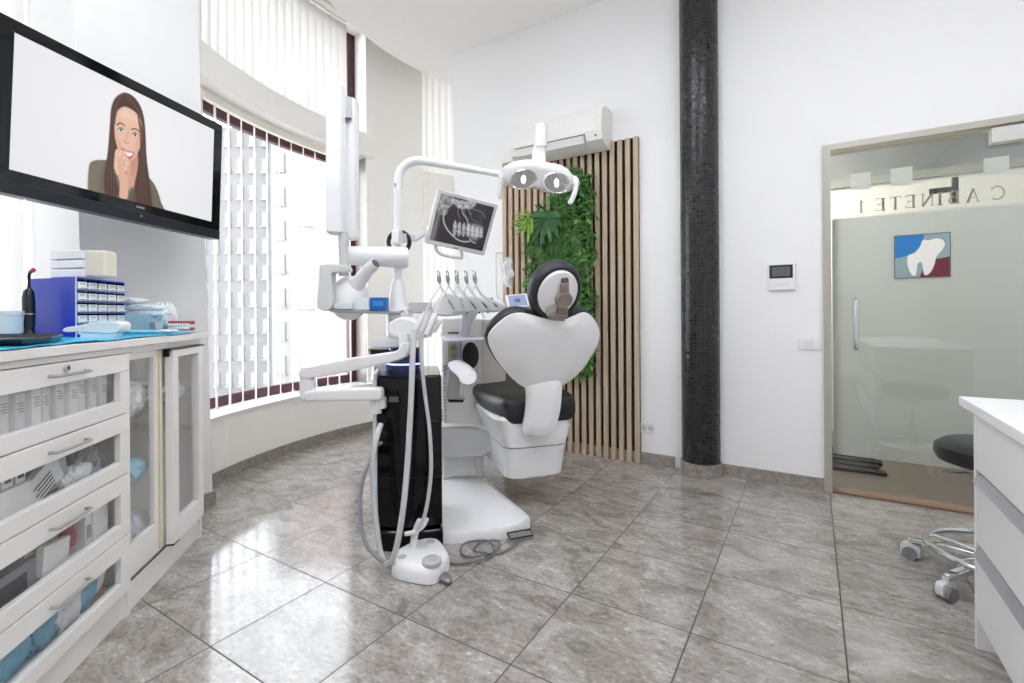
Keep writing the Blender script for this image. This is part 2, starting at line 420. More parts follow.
# ---------------- buildings across the street
def building(name, label, P, ax, wdt, hgt, dep, colr, floors, cols, wcol, z0=-4.):
    ax = V3(ax).normalized(); nrm = V3((ax.y, -ax.x, 0))
    if (V3((-.8, 2.9, 0))-V3(P)).dot(nrm) < 0: nrm = -nrm
    root = thing(name, label, 'building', (P[0], P[1], z0))
    P = V3(P)
    obj('wall', MB().obox(P+V3((0,0,z0)), ax*wdt, nrm*-dep, (0,0,hgt)), mat(name+colr, colr, .9, noise=.04, nscale=1.), root)
    fh = hgt/floors; cw = wdt/cols; fm = mat('facade_frame', '#7f7f7f', .9, spec=.1); lm_ = mat('ledge', '#8a8682', .8); pm = mat(wcol, wcol, .8, spec=.15)
    for i in range(floors):
        for j in range(cols):
            q = P+ax*(cw*(j+.28))+V3((0,0,z0+fh*(i+.32)))
            f = obj('window', MB().obox(q+nrm*.01, ax*cw*.44, nrm*.10, (0,0,fh*.50)), fm, root)
            ww = MB()
            for k in (.05, .24): ww.obox(q+nrm*.11+ax*cw*k+V3((0,0,.08)), ax*cw*.15, nrm*.02, (0,0,fh*.5-.16))
            obj('pane', ww, pm, f)
            obj('ledge', MB().obox(q+nrm*.01-ax*cw*.05+V3((0,0,-.18)), ax*cw*.54, nrm*.22, (0,0,.16)), lm_, f)
    return root
def bld(xa, xb, d, *r, **k):
    a_, b_ = at(xa, 300, d), at(xb, 300, d); a_.z = b_.z = 0
    return building(r[0], r[1], a_, b_-a_, (b_-a_).length, *r[2:], **k)
bld(186, 272, 46, 'apartment_building', 'pale grey apartment block with many small windows, seen outside through the tall lower window', 33, 10, '#6a6868', 13, 7, '#8d9094', z0=-14)
bld(272, 291, 43, 'apartment_building', 'narrow white stair tower outside between the grey and the pinkish blocks', 36, 8, '#8a8988', 12, 1, '#8f9499', z0=-14)
bld(291, 460, 40, 'apartment_building', 'pale pinkish apartment facade outside, right of the grey one', 34, 10, '#94807c', 5, 5, '#9c9090', z0=-14)
struct('ground_outside', MB().box((-90, -40, -14.2), (-6, 90, -14.0)), mat('street', '#a5a4a1', .9, noise=.1))
FILL_E=5.0; CORR_E=80.; SKY_E=4.0; EXPO=.78
# ================================================================== DOOR
FRM = mat('door_frame_metal', '#b5b1a6', .35, .35)
w = MB(); w.box((DX0-.012, YW-.02, 0), (DX0+.028, YW+.12, DZ-.034)); w.box((DX0-.012, YW-.02, DZ-.034), (DX1+.03, YW+.12, DZ+.001)); w.box((DX1-.01, YW-.02, 0), (DX1+.03, YW+.12, DZ-.034))
door = struct('door_1', w, FRM)
obj('threshold', MB().box((DX0+.028, YW-.005, 0), (DX1-.01, YW+.12, .012)), mat('copper_threshold', '#7d6353', .5, .1), door, label='copper brown floor strip')
GY = YW+.045; G0, G1 = DX0+.034, DX1-.016
FZ0, FZ1 = .225, 1.675
CLR = glass('door_glass', '#f6f8f6', .10)
def frost():
    m = bpy.data.materials.new('frosted_film'); m.use_nodes = True; nt = m.node_tree; nt.nodes.clear(); N = nt.nodes.new; L = nt.links.new
    o = N('ShaderNodeOutputMaterial'); d = N('ShaderNodeBsdfDiffuse'); t = N('ShaderNodeBsdfTranslucent'); tr = N('ShaderNodeBsdfTransparent'); g = N('ShaderNodeBsdfGlossy')
    c = lin('#e9ecec')
    for q in (d, t): q.inputs[0].default_value = (*c, 1)
    g.inputs['Roughness'].default_value = .08; tr.inputs[0].default_value = (1, 1, 1, 1)
    a = N('ShaderNodeMixShader'); a.inputs[0].default_value = .62; L(d.outputs[0], a.inputs[1]); L(t.outputs[0], a.inputs[2])
    b = N('ShaderNodeMixShader'); b.inputs[0].default_value = .10; L(a.outputs[0], b.inputs[1]); L(tr.outputs[0], b.inputs[2])
    e = N('ShaderNodeMixShader'); e.inputs[0].default_value = .07; L(b.outputs[0], e.inputs[1]); L(g.outputs[0], e.inputs[2]); L(e.outputs[0], o.inputs[0])
    return m
FROST = frost()
obj('glass_panel', MB().box((G0, GY, .02), (G1, GY+.010, DZ-.036)), CLR, door)
obj('frosted_film', MB().box((G0+.002, GY+.011, FZ0), (G1-.002, GY+.0125, FZ1)), FROST, door, label='frosted band of the glass door')
sq = MB()
for x0 in (.205, .40): sq.box((x0, GY+.011, 1.835), (x0+.10, GY+.0125, 1.94))
sq.box((.80, GY+.011, 1.84), (.90, GY+.0125, 1.93))
obj('frosted_squares', sq, FROST, door)
# mirrored lettering on the far side of the glass:  CABINETE 1
def glyph(mb, ch, x, z, h, M, y):
    """serif capital built from strips; M=-1 mirrors; returns advance"""
    t = h*.16; s = h*.06
    def st(pts): 
        for (a, b, ww) in pts:
            a = V3((a[0], 0, a[1])); b = V3((b[0], 0, b[1])); d = (b-a).normalized(); q = V3((-d.z, 0, d.x))*(ww/2)
            P = [a-q, b-q, b+q, a+q]
            mb.prism([(x+M*p.x*h, y, z+p.z*h) for p in P], (0, .001, 0))
    I = lambda X: [((X, 0), (X, 1), .16), ((X-.17, .03), (X+.17, .03), .06), ((X-.17, .97), (X+.17, .97), .06)]
    def arc_(cx, cz, rx, rz, a0, a1, ww=.13, n=10):
        o = []
        for k in range(n):
            u, v = math.radians(a0+(a1-a0)*k/n), math.radians(a0+(a1-a0)*(k+1)/n)
            o.append(((cx+rx*math.cos(u), cz+rz*math.sin(u)), (cx+rx*math.cos(v), cz+rz*math.sin(v)), ww))
        return o
    if ch == 'I': st(I(.2)); return .42
    if ch == '1': st([((.2, 0), (.2, 1), .13), ((.03, .03), (.37, .03), .06), ((.04, .82), (.2, .97), .07)]); return .42
    if ch == 'E': st([((.14, 0), (.14, 1), .15), ((0, .03), (.62, .03), .06), ((0, .97), (.6, .97), .06), ((.14, .5), (.48, .5), .06), ((.6, .97), (.6, .78), .05), ((.62, .03), (.62, .25), .05), ((.48, .4), (.48, .6), .05)]); return .72
    if ch == 'T': st([((.34, 0), (.34, 1), .15), ((.2, .03), (.48, .03), .06), ((0, .97), (.68, .97), .06), ((.02, .97), (.02, .76), .05), ((.66, .97), (.66, .76), .05)]); return .78
    if ch == 'N': st([((.1, 0), (.1, 1), .07), ((.66, 0), (.66, 1), .07), ((.08, 1), (.66, .02), .15), ((0, .03), (.2, .03), .05), ((.56, .97), (.78, .97), .05), ((0, .97), (.14, .97), .05)]); return .86
    if ch == 'B': st(I(.14)[:1]+[((0, .03), (.35, .03), .06), ((0, .97), (.33, .97), .06), ((.14, .52), (.36, .52), .06)]+arc_(.34, .75, .2, .22, -90, 90)+arc_(.36, .27, .25, .25, -90, 90)); return .74
    if ch == 'A': st([((.08, 0), (.38, 1), .06), ((.36, 1), (.68, 0), .15), ((.2, .34), (.58, .34), .05), ((0, .03), (.2, .03), .05), ((.56, .03), (.78, .03), .05)]); return .84
    if ch == 'C': st(arc_(.42, .5, .36, .47, 45, 315, .11, 14)+[((.7, .97), (.7, .7), .05)]); return .84
    return .4
tx = MB(); hh = .075; X = .885
for ch, gap in (('C', .30), ('A', .1), ('B', .06), ('I', .05), ('N', .05), ('E', .06), ('T', .04), ('E', .45), ('1', 0)):
    adv = glyph(tx, ch, X, 1.70, hh, -1, GY+.0135); X -= (adv+gap)*hh*1.16
obj('lettering', tx, mat('letter_grey', '#a3a095', .6), door, label='mirrored serif lettering CABINETE 1')
# logo sticker
LX0, LX1, LZ0, LZ1 = .412, .661, 1.292, 1.543; LY = GY-.001
def lp(u, v, k=0): return V3((LX0+(LX1-LX0)*u, LY-.0006*k, LZ0+(LZ1-LZ0)*v))
def flat(pts, k): return MB().prism([lp(u, v, k) for u, v in pts], (0, -.0006, 0))
st = obj('logo_sticker', flat([(0,0),(1,0),(1,1),(0,1)], 0), mat('logo_teal_grey', '#8fa5a8', .5), door, label='square tooth emblem in blue, grey and dark red')
el = [(.0, 1), (.56, 1), (.56, .85)]+[(.56*math.cos(t), 1-.0-.52*math.sin(t)) for t in [math.pi/2*k/10 for k in range(1, 11)]][0:0]
blue = [(.02, .98), (.54, .98)]+[(.02+.52*math.cos(t), .98-.50*math.sin(t)) for t in [math.pi/2*k/12 for k in range(1, 13)]]
obj('blue_quarter', flat(blue, 1), mat('logo_blue', '#1f78bd', .5), st)
obj('red_quarter', flat([(.98, .02), (.98, .46), (.80, .42), (.6, .46), (.46, .02)], 1), mat('logo_maroon', '#6b2131', .5), st)
tooth = [(.24, .42), (.25, .28), (.30, .12), (.36, .05), (.40, .12), (.42, .30), (.47, .37), (.51, .28), (.53, .10), (.58, .06), (.66, .14), (.72, .30), (.76, .48), (.86, .62), (.90, .74), (.86, .84), (.74, .88), (.62, .85), (.52, .86), (.47, .72), (.38, .58), (.26, .53)]
tp = smoothpoly([(u, v, 0) for u, v in tooth], 4)
obj('tooth', flat([(p.x, p.y) for p in tp], 2), mat('logo_white', '#ecebe4', .5), st)
bd = MB()
for a, b_ in (((0,0),(1,.015)), ((0,.985),(1,1)), ((0,0),(.015,1)), ((.985,0),(1,1))):
    bd.prism([lp(a[0],a[1],2), lp(b_[0],a[1],2), lp(b_[0],b_[1],2), lp(a[0],b_[1],2)], (0,-.0006,0))
obj('border', bd, mat('logo_border', '#4b555b', .5), st)
# handle
HY = GY-.05
h = MB(); h.tube(spath([(.226, GY, .885), (.226, HY+.012, .885), (.226, HY, .905), (.226, HY, 1.15), (.226, HY+.012, 1.172), (.226, GY, 1.172)], 6), .011, 14)
obj('handle', h, CHROME, door, smooth=True)
c = MB(); c.box((.815, YW-.018, 1.99), (1.06, YW+.04, 2.07)); obj('top_patch_fitting', c, mat('fitting_steel', '#cfcfcb', .3, .5), door, bevel=.003)
obj('floor_patch_fitting', MB().box((.80, YW-.005, .012), (.99, GY+.02, .055)), MATS['fitting_steel'], door, bevel=.003)
obj('lock_bracket', MB().box((.575, GY+.02, 1.77), (.70, GY+.035, 1.80)).box((.672, GY+.02, 1.71), (.70, GY+.04, 1.85)), mat('bracket_grey', '#55574f', .4, .4), door)
# corridor beyond
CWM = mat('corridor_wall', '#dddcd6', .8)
struct('trim_3', MB().box((-.8, 5.29, 2.26), (3.2, 5.4, 2.75)), mat('corridor_transom', '#7d8082', .35))
w = MB(); w.box((-.8, 5.3, 0), (3.2, 5.4, 2.26)); w.box((-.9, YW+.125, 0), (-.8, 5.4, 2.75)); struct('wall_corridor', w, CWM)
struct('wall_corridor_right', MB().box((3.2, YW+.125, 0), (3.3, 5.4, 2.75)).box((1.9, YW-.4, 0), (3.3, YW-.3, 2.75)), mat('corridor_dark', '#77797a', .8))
struct('ceiling_corridor', MB().box((-.9, YW+.125, 2.75), (3.3, 5.4, 2.85)), CWM)
wd = NT('corridor_wood', .35); geo = wd.n('ShaderNodeNewGeometry'); mp = wd.n('ShaderNodeMapping'); mp.inputs['Scale'].default_value = (1, 12, 1); wd.l(geo.outputs['Position'], mp.inputs[0])
nz = wd.n('ShaderNodeTexNoise'); nz.inputs['Scale'].default_value = 2.5; wd.l(mp.outputs[0], nz.inputs['Vector']); cr = wd.n('ShaderNodeValToRGB'); wd.l(nz.outputs['Fac'], cr.inputs[0])
cr.color_ramp.elements[0].color = (*lin('#3f352e'), 1); cr.color_ramp.elements[1].color = (*lin('#66594f'), 1); wd.l(cr.outputs[0], wd.b.inputs['Base Color'])
struct('floor_corridor', MB().box((-.8, YW+.121, .001), (3.2, 5.3, .012)), wd.m)
cb = MB(); cb.box((-.8, 5.27, 2.22), (3.2, 5.3, 2.29)); struct('trim_2', cb, mat('corridor_trim', '#8e918c', .6))
mt = MB(); 
for k in range(5): mt.box((.0+.02*k, 4.0+.13*k, .013), (.42-.03*(k%2), 4.075+.13*k, .035))
tag(obj('floor_mat', mt, mat('dark_mat', '#1e1b1a', .9), bevel=.006), 'dark ribbed mat on the wooden floor behind the glass door', 'mat')
# ================================================================== COLUMN
def mosaic():
    q = NT('black_mosaic', .25); m = q.math
    tc = q.n('ShaderNodeTexCoord'); sp = q.n('ShaderNodeSeparateXYZ'); q.l(tc.outputs['Object'], sp.inputs[0])
    ang = m('ARCTAN2', sp.outputs[1], sp.outputs[0]); gx = m('DIVIDE', m('MULTIPLY', ang, .124), .0241); gy = m('DIVIDE', sp.outputs[2], .0241)
    def line(g):
        fr = m('FRACT', g); d = m('MINIMUM', fr, m('SUBTRACT', 1., fr)); return m('LESS_THAN', d, .07)
    g = m('MAXIMUM', line(gx), line(gy)); cb = q.n('ShaderNodeCombineXYZ'); q.l(m('FLOOR', gx), cb.inputs[0]); q.l(m('FLOOR', gy), cb.inputs[1])
    wn = q.n('ShaderNodeTexWhiteNoise'); q.l(cb.outputs[0], wn.inputs['Vector'])
    cr = q.n('ShaderNodeValToRGB'); q.l(wn.outputs['Value'], cr.inputs[0]); cr.color_ramp.elements[0].color = (.006, .006, .006, 1); cr.color_ramp.elements[1].color = (.010, .010, .010, 1)
    mg = q.n('ShaderNodeMix', data_type='RGBA'); q.l(g, mg.inputs[0]); q.l(cr.outputs[0], mg.inputs[6]); mg.inputs[7].default_value = (.04, .038, .036, 1)
    q.l(mg.outputs[2], q.b.inputs['Base Color']); q.l(m('ADD', m('MULTIPLY_ADD', wn.outputs['Value'], .12, .2), m('MULTIPLY', g, .4)), q.b.inputs['Roughness'])
    # every small tile sits at a slightly different angle
    nm = q.n('ShaderNodeVectorMath', operation='MULTIPLY_ADD'); q.l(wn.outputs['Color'], nm.inputs[0]); nm.inputs[1].default_value = (.07, .07, .07)
    gn = q.n('ShaderNodeNewGeometry'); ad = q.n('ShaderNodeVectorMath', operation='ADD'); q.l(gn.outputs['Normal'], ad.inputs[0]); ad.inputs[1].default_value = (-.035, -.035, -.035); q.l(ad.outputs[0], nm.inputs[2])
    nn = q.n('ShaderNodeVectorMath', operation='NORMALIZE'); q.l(nm.outputs[0], nn.inputs[0])
    bp = q.n('ShaderNodeBump'); bp.inputs['Strength'].default_value = .6; bp.inputs['Distance'].default_value = .003; q.l(m('SUBTRACT', 1., g), bp.inputs['Height']); q.l(nn.outputs[0], bp.inputs['Normal']); q.l(bp.outputs[0], q.b.inputs['Normal'])
    return q.m
CX, CYY = -.650, 3.50
o = struct('column', MB().cyl((0,0,.09), (0,0,CZ), .124, 64), mosaic(), smooth=True); o.location = (CX, CYY, 0)
o['label'] = 'round column clad in small black mosaic tiles'
struct('baseboard_column', MB().cyl((CX,CYY,0), (CX,CYY,.09), .134, 48), GRAN, smooth=True)
# ================================================================== SLATTED PANEL
SX0, SX1, SZ = -2.258, -1.075, 2.40
root = thing('slat_panel', 'floor-standing wall panel of vertical pale oak slats on black backing', 'wall panel', ((SX0+SX1)/2, YW-.03, 0))
obj('backing', MB().box((SX0, YW-.012, .0), (SX1, YW-.001, SZ)), mat('black_felt', '#131110', .95), root)
OAK = mat('oak_slat', '#c6b198', .55, noise=.22, nscale=5., stretch=(14, 14, .7))
s_ = MB(); n = 20; p = (SX1-SX0-.036)/(n-1)
for i in range(n): s_.box((SX0+i*p, YW-.034, .0), (SX0+i*p+.036, YW-.012, SZ-.0))
obj('slats', s_, OAK, root, bevel=.0015, seg=1)
# ================================================================== GREEN WALL
GX0, GX1, GZ0, GZ1 = -1.99, -1.40, .62, 2.24
root = thing('plant_panel', 'vertical panel of dense artificial green foliage hung on the slats', 'plant wall', ((GX0+GX1)/2, YW-.05, GZ0))
obj('mat_backing', MB().box((GX0+.05, YW-.046, GZ0+.05), (GX1-.05, YW-.035, GZ1-.38)).box((GX0+.33, YW-.046, GZ1-.38), (GX1-.05, YW-.035, GZ1-.06)), mat('dark_green_mat', '#10200c', .95), root)
def leafmat(n_, c, c2):
    q = NT(n_, .45); g = q.n('ShaderNodeNewGeometry'); cr = q.n('ShaderNodeValToRGB'); q.l(g.outputs['Random Per Island'], cr.inputs[0])
    cr.color_ramp.elements[0].color = (*lin(c), 1); cr.color_ramp.elements[1].color = (*lin(c2), 1); q.l(cr.outputs[0], q.b.inputs['Base Color']); return q.m
def leaf(mb, base, d, up, L, W, droop=.3, seg=4, twist=0.):
    d = V3(d).normalized(); up = V3(up); sd = d.cross(up)
    sd = sd.normalized() if sd.length > 1e-4 else d.orthogonal().normalized(); up = sd.cross(d).normalized()
    vs = []; 
    for k in range(seg+1):
        t = k/seg; w_ = W*math.sin(math.pi*min(.06+t*.94, 1))**.8*(1-t*.3)
        c = V3(base)+d*(L*t)-V3((0,0,1))*(droop*L*t*t)
        vs += [c-sd*w_/2+up*.12*w_, c, c+sd*w_/2+up*.12*w_]
    fs = []
    for k in range(seg):
        a = k*3; fs += [(a, a+1, a+4, a+3), (a+1, a+2, a+5, a+4)]
    mb.add(vs, fs)
def rnd(a, b): return random.uniform(a, b)
def edge_ok(x, z):
    k = .035*math.sin(z*17)+.025*math.sin(z*41+1)
    top = GZ1-.03+.05*math.sin(x*23)-(.0 if x > -1.75 else .28+(-1.75-x)*.15)
    return x > GX0+.02+k and x < GX1-.005+k*.4 and z < top
m1, m2 = MB(), MB()
for i in range(5200):
    x, z = rnd(GX0, GX1+.02), rnd(GZ0, GZ1)
    if not edge_ok(x, z): continue
    y = YW-.05-rnd(0, .07)
    a = rnd(0, 2*math.pi); d = (math.cos(a), -rnd(.2, 1.1), math.sin(a)*.9+.1)
    (m1 if random.random() < .62 else m2)
    leaf(m1 if random.random() < .62 else m2, (x, y, z), d, (0, -1, .4), rnd(.03, .065), rnd(.012, .026), rnd(0, .5), 3)
obj('small_dark_leaves', m1, leafmat('leaf_dark', '#1d3f15', '#41752b'), root, smooth=False)
obj('small_bright_leaves', m2, leafmat('leaf_mid', '#37722b', '#74a848'), root)
fr = MB()
for i in range(46):                         # fern sprays
    x, z = rnd(GX0+.05, GX1-.08), rnd(GZ0+.05, GZ1-.15)
    if not edge_ok(x, z): continue
    for j in range(9):
        a = rnd(0, 2*math.pi); dd = V3((math.cos(a), -.45, math.sin(a))).normalized(); b0 = V3((x, YW-.10, z)); Lf = rnd(.07, .14)
        for k in range(9):
            t = (k+1)/9; c0 = b0+dd*Lf*t-V3((0,0,.25*Lf*t*t)); sdv = dd.cross(V3((0,-1,0))).normalized()
            for s2 in (-1, 1): leaf(fr, c0, sdv*s2+dd*.7, (0,-1,0), .032*(1.1-t*.7), .006, .2, 2)
obj('fern_fronds', fr, leafmat('leaf_fern', '#2a5c22', '#4f8433'), root)
bg = MB(); c0 = onY(548, 215, YW-.13)         # large pointed leaves under the lamp
for a, L_ in ((-165, .16), (-140, .2), (-118, .22), (-95, .24), (-72, .22), (-50, .24), (-28, .2), (-5, .16), (170, .16)):
    leaf(bg, c0, (math.cos(math.radians(a)), -.4, math.sin(math.radians(a))), (0, -1, .3), L_*1.0, .07, .2, 6)
obj('broad_leaf_plant', bg, leafmat('leaf_broad', '#1f4a22', '#356b33'), root, label='large pointed dark green leaves')
lm = MB(); c0 = onY(529, 220, YW-.16)
for k in range(26):
    a = rnd(95, 300); leaf(lm, c0+V3((rnd(-.02,.03), 0, rnd(-.05,.05))), (math.cos(math.radians(a)), -.5, math.sin(math.radians(a))), (0,-1,.3), rnd(.1,.17), .022, .25, 5)
obj('lime_leaf_plant', lm, leafmat('leaf_lime', '#5f8a26', '#93b843'), root, label='yellow-green narrow leaves')
# ================================================================== AIR CONDITIONER
root = thing('air_conditioner', 'white split air conditioner mounted on the wall above the slatted panel', 'air conditioner', (-1.67, YW, 2.35))
AX0, AX1 = -2.06, -1.278
prof = [(-.037, 2.375), (-.037, 2.445), (0, 2.445), (0, 2.665), (-.10, 2.672), (-.18, 2.655), (-.215, 2.61), (-.228, 2.54), (-.228, 2.455), (-.205, 2.405), (-.14, 2.37), (-.06, 2.36)]
prof = [(y, z-.035) for y, z in prof]
obj('casing', MB().prism([(AX0, YW+y, z) for y, z in prof], (AX1-AX0, 0, 0)), mat('ac_white', '#e9e8e4', .35), root, bevel=.006)
obj('front_cover', MB().prism([(AX0-.004, YW-.232, z) for z in (2.43, 2.57)]+[(AX0-.004, YW-.226, 2.585), (AX0-.004, YW-.226, 2.425)], (AX1-AX0-.04, 0, 0)), MATS['ac_white'], root)
obj('louvre', MB().prism([(AX0+.06, YW-.226, 2.412), (AX0+.06, YW-.205, 2.366), (AX0+.06, YW-.13, 2.338), (AX0+.06, YW-.135, 2.332), (AX0+.06, YW-.212, 2.360), (AX0+.06, YW-.233, 2.410)], (AX1-AX0-.20, 0, 0)), mat('ac_flap', '#e3e2de', .35), root)
g = MB(); g.box((AX0+.05, YW-.2295, 2.414), (AX1-.13, YW-.2275, 2.4195)); g.prism([(AX1-.135, YW-.231, 2.418), (AX1-.135, YW-.207, 2.368), (AX1-.135, YW-.205, 2.37), (AX1-.135, YW-.226, 2.42)], (.004, 0, 0))
obj('louvre_gap', g, BLACKP, root)
obj('status_window', MB().cyl((AX1-.05, YW-.215, 2.40), (AX1-.05, YW-.222, 2.402), .008, 16), mat('ac_led', '#55504c', .3), root)
# ================================================================== WALL FITTINGS
root = thing('video_intercom', 'white wall intercom with small dark screen, left of the glass door', 'intercom', (-.16, YW, 1.24))
obj('body', MB().box((-.237, YW-.022, 1.243), (-.083, YW-.001, 1.41)), WHITE, root, bevel=.006)
obj('screen', MB().box((-.228, YW-.0235, 1.318), (-.098, YW-.021, 1.402)), mat('dark_screen', '#22232a', .12), root)
obj('picture_area', MB().box((-.214, YW-.0245, 1.33), (-.112, YW-.0236, 1.392)), mat('screen_grey', '#60616c', .2), root)
obj('buttons', MB().box((-.19, YW-.0235, 1.270), (-.12, YW-.022, 1.282)), WHITE2, root)
root = thing('light_switch', 'white double light switch on the wall beside the door frame', 'switch', (-.015, YW, .865))
obj('plate', MB().box((-.073, YW-.010, .868), (.043, YW-.001, .942)), WHITE, root, bevel=.003)
obj('rocker', MB().box((-.040, YW-.015, .885), (.010, YW-.010, .928)), WHITE2, root, bevel=.002)
root = thing('wall_socket', 'white double power socket low on the wall right of the slatted panel', 'socket', (-1.025, YW, .22))
obj('plate', MB().box((-1.075, YW-.010, .222), (-.972, YW-.001, .298)), WHITE, root, bevel=.003)
for x in (-1.048, -1.0):
    obj('socket_insert', MB().cyl((x, YW-.0105, .26), (x, YW-.012, .26), .02, 20).box((x-.006, YW-.013, .256), (x-.003, YW-.0122, .264)).box((x+.003, YW-.013, .256), (x+.006, YW-.0122, .264)), mat('socket_grey', '#c6c6c4', .4), root)
# ================================================================== DENTAL CHAIR
O = V3((-1.22, 2.30, 0)); CA = math.radians(139)
fc = V3((math.cos(CA), math.sin(CA), 0)); rc = V3((fc.y, -fc.x, 0))
def C(r, f, z): return O+rc*r+fc*f+V3((0,0,z))
chair = thing('dental_chair', 'white dental chair with black upholstery seen from behind, in the middle of the room', 'dental chair', (O.x, O.y, 0))
# base plate on the floor
PH = .055
bp = [gz(441,533,PH), gz(470,531.5,PH), gz(506.6,527.5,PH), gz(520,524,PH), gz(530,517,PH), gz(525,512,PH), gz(503,494,PH), gz(482,475,PH), gz(474,471.5,PH), gz(441,474,PH)]
z0_ = [V3((p.x, p.y, 0)) for p in bp]; z1_ = [V3((p.x, p.y, PH-.012)) for p in bp]; cen = sum(bp, V3())/len(bp)
rg = [z0_, z1_, [p+(cen-p)*.02 for p in bp], [V3(((p+(cen-p)*.16).x, (p+(cen-p)*.16).y, PH+.004)) for p in bp], [V3(((p+(cen-p)*.3).x, (p+(cen-p)*.3).y, PH+.02)) for p in bp]]
obj('base_plate', MB().loft(rg), WHITE, chair, smooth=True)
# front foot pedal
a, b, c_, d_ = gz(507,534,.045), gz(530.5,530,.045), gz(533,536,.018), gz(511,540,.018)
ped = obj('foot_pedal', MB().hexa([V3((p.x,p.y,.004)) for p in (a,b,c_,d_)], [a,b,c_,d_]), mat('pedal_grey', '#8c8d8e', .45), chair, bevel=.003)
rim = MB(); rim.tube([a+V3((0,0,.004)), b+V3((0,0,.004)), c_+V3((0,0,.004)), d_+V3((0,0,.004)), a+V3((0,0,.004))], .004, 8); obj('rim', rim, BLACKP, ped)
# lift arm
la = [at(437,427,2.98), at(441,425,2.98), at(476,426,2.98), at(492,431,2.9), at(492,452,2.9), at(482,457,2.93), at(441,458,2.98)]
obj('lift_arm', MB().prism(la, -FW*-.16), WHITE2, chair, bevel=.015, seg=3)
lb = [at(446,455,3.03), at(474,455,3.03), at(478,476,3.03), at(444,478,3.03)]
obj('lift_column', MB().prism(lb, FW*.16), WHITE2, chair, bevel=.01)
# seat housing
def rr(z, f0, f1, hr, r=.07, s=-.022): return rrect(C(s, (f0+f1)/2, z), rc, fc, hr-s, (f1-f0)/2, r, 6)
lo = MB().loft([rr(.205, .13, .55, .115), rr(.195, .10, .60, .14), rr(.205, .08, .62, .148), rr(.30, .065, .70, .155), rr(.372, .055, .78, .162)])
obj('lower_housing', lo, WHITE, chair, smooth=True)
up = MB().loft([rr(.374, .065, .78, .15), rr(.380, .05, .80, .165), rr(.43, .05, .86, .18), rr(.50, .055, .98, .20), rr(.53, .055, 1.05, .215), rr(.545, .065, 1.08, .205)])
obj('upper_housing', up, WHITE, chair, smooth=True)
obj('base_foot', MB().loft([rr(.18, .13, .40, .10), rr(.196, .12, .42, .12)]), WHITE2, chair, smooth=True)
# seat cushion
def sring(f, hr, zb, zt): return rrect(C(0, f, (zb+zt)/2), rc, V3((0,0,1)), hr, (zt-zb)/2, .05, 5)
seat = MB().loft([sring(.035, .17, .55, .62), sring(.05, .20, .51, .64), sring(.10, .222, .498, .652), sring(.25, .245, .505, .652), sring(.42, .268, .53, .655), sring(.60, .278, .575, .667), sring(.80, .275, .60, .68), sring(1.08, .25, .61, .69), sring(1.12, .23, .62, .68)])
obj('seat_cushion', seat, LEATH, chair, smooth=True)
# backrest: plane reclined towards the camera
B0 = C(0, 0, .70); tdir = (C(0, -.20, 1.09)-B0).normalized(); bn = rc.cross(tdir).normalized()
if bn.dot(EYE-B0) < 0: bn = -bn
shell_px = [(488.5,343),(490,333),(500,322),(512,314.5),(524,313.5),(538,317),(551,319.8),(563,320),(574,316.5),(583,313),(590,315),(596,322),(599.5,332),(598,343),(591,357),(581,371),(570,381),(559,386.5),(540,388),(527,388),(518,383.5),(507,373),(496,359)]
out = smoothpoly([onP(x, y, B0, bn) for x, y in shell_px], 4)
cen_ = sum(out, V3())/len(out)
def crease(q):
    r = (q-cen_).dot(rc); return 1.0+.35*math.exp(-((abs(r)-.115)/.035)**2)-.25*math.exp(-(r/.07)**2)
obj('backrest_shell', MB().pillow(out, bn, .022, .012, 9, fn=crease), mat('shell_white', '#f6f6f7', .4), chair, smooth=True)
cush = [p+(p-cen_)*.035-bn*.014 for p in out]
rg = []
for k, (sc, dp) in enumerate(((.95, 0), (1.0, -.004), (1.035, -.022), (1.03, -.05), (.98, -.075), (.90, -.09), (.5, -.095), (.03, -.09))):
    rg.append([cen_+(p-cen_)*sc+bn*(dp-.012) for p in out])
obj('backrest_cushion', MB().loft(rg), LEATHG, chair, smooth=True)
# supporting arm from the seat housing to the backrest
sp_ = [(526,381),(541,379.5),(557,380.5),(561.5,384),(561.5,397),(560,411),(556.5,424),(551,433.5),(540,435.5),(526,434.5),(522.5,429),(525,414),(526.5,397)]
P0 = C(0, -.03, .6); nn_ = (EYE-P0); nn_.z = 0; nn_.normalize(); nn_ = (nn_-fc*.6).normalized()
so = smoothpoly([onP(x, y, P0, nn_) for x, y in sp_], 4)
obj('backrest_arm', MB().pillow(so, nn_, .018, .09, 6), WHITE, chair, smooth=True)
# headrest
HC = onP(557, 290.5, C(0, -.245, 1.2), bn); hu, hv = rc, tdir
def hring(a, b, off, tilt=.0): return [HC+(hu*math.cos(t)*a+hv*math.sin(t)*b)*(1-.07*math.sin(t))+bn*off for t in [2*math.pi*k/40 for k in range(40)]]
obj('headrest_cushion', MB().loft([hring(.118, .135, .012), hring(.13, .148, -.002), hring(.136, .154, -.025), hring(.132, .15, -.06), hring(.115, .132, -.085), hring(.06, .07, -.095), hring(.002, .002, -.095)]), LEATHG, chair, smooth=True)
obj('headrest_shell', MB().loft([hring(.10, .118, .004), hring(.102, .12, .016), hring(.095, .112, .026), hring(.07, .08, .033), hring(.03, .035, .036), hring(.002, .002, .036)]), WHITE, chair, smooth=True)
def hp(x, y, o=.04): return onP(x, y, HC+bn*o, bn)
k = MB(); k.prism([hp(560,283), hp(568,282.5), hp(568.5,296), hp(559.5,296)], bn*.012); k.prism([hp(559.5,296), hp(566.5,296), hp(567.5,318), hp(555,318)], bn*.012); k.prism([hp(550,313.5), hp(564,314), hp(563,319.5), hp(549,318.5)], bn*.02)
hd = obj('headrest_bracket', k, TAUPE, chair, bevel=.002)
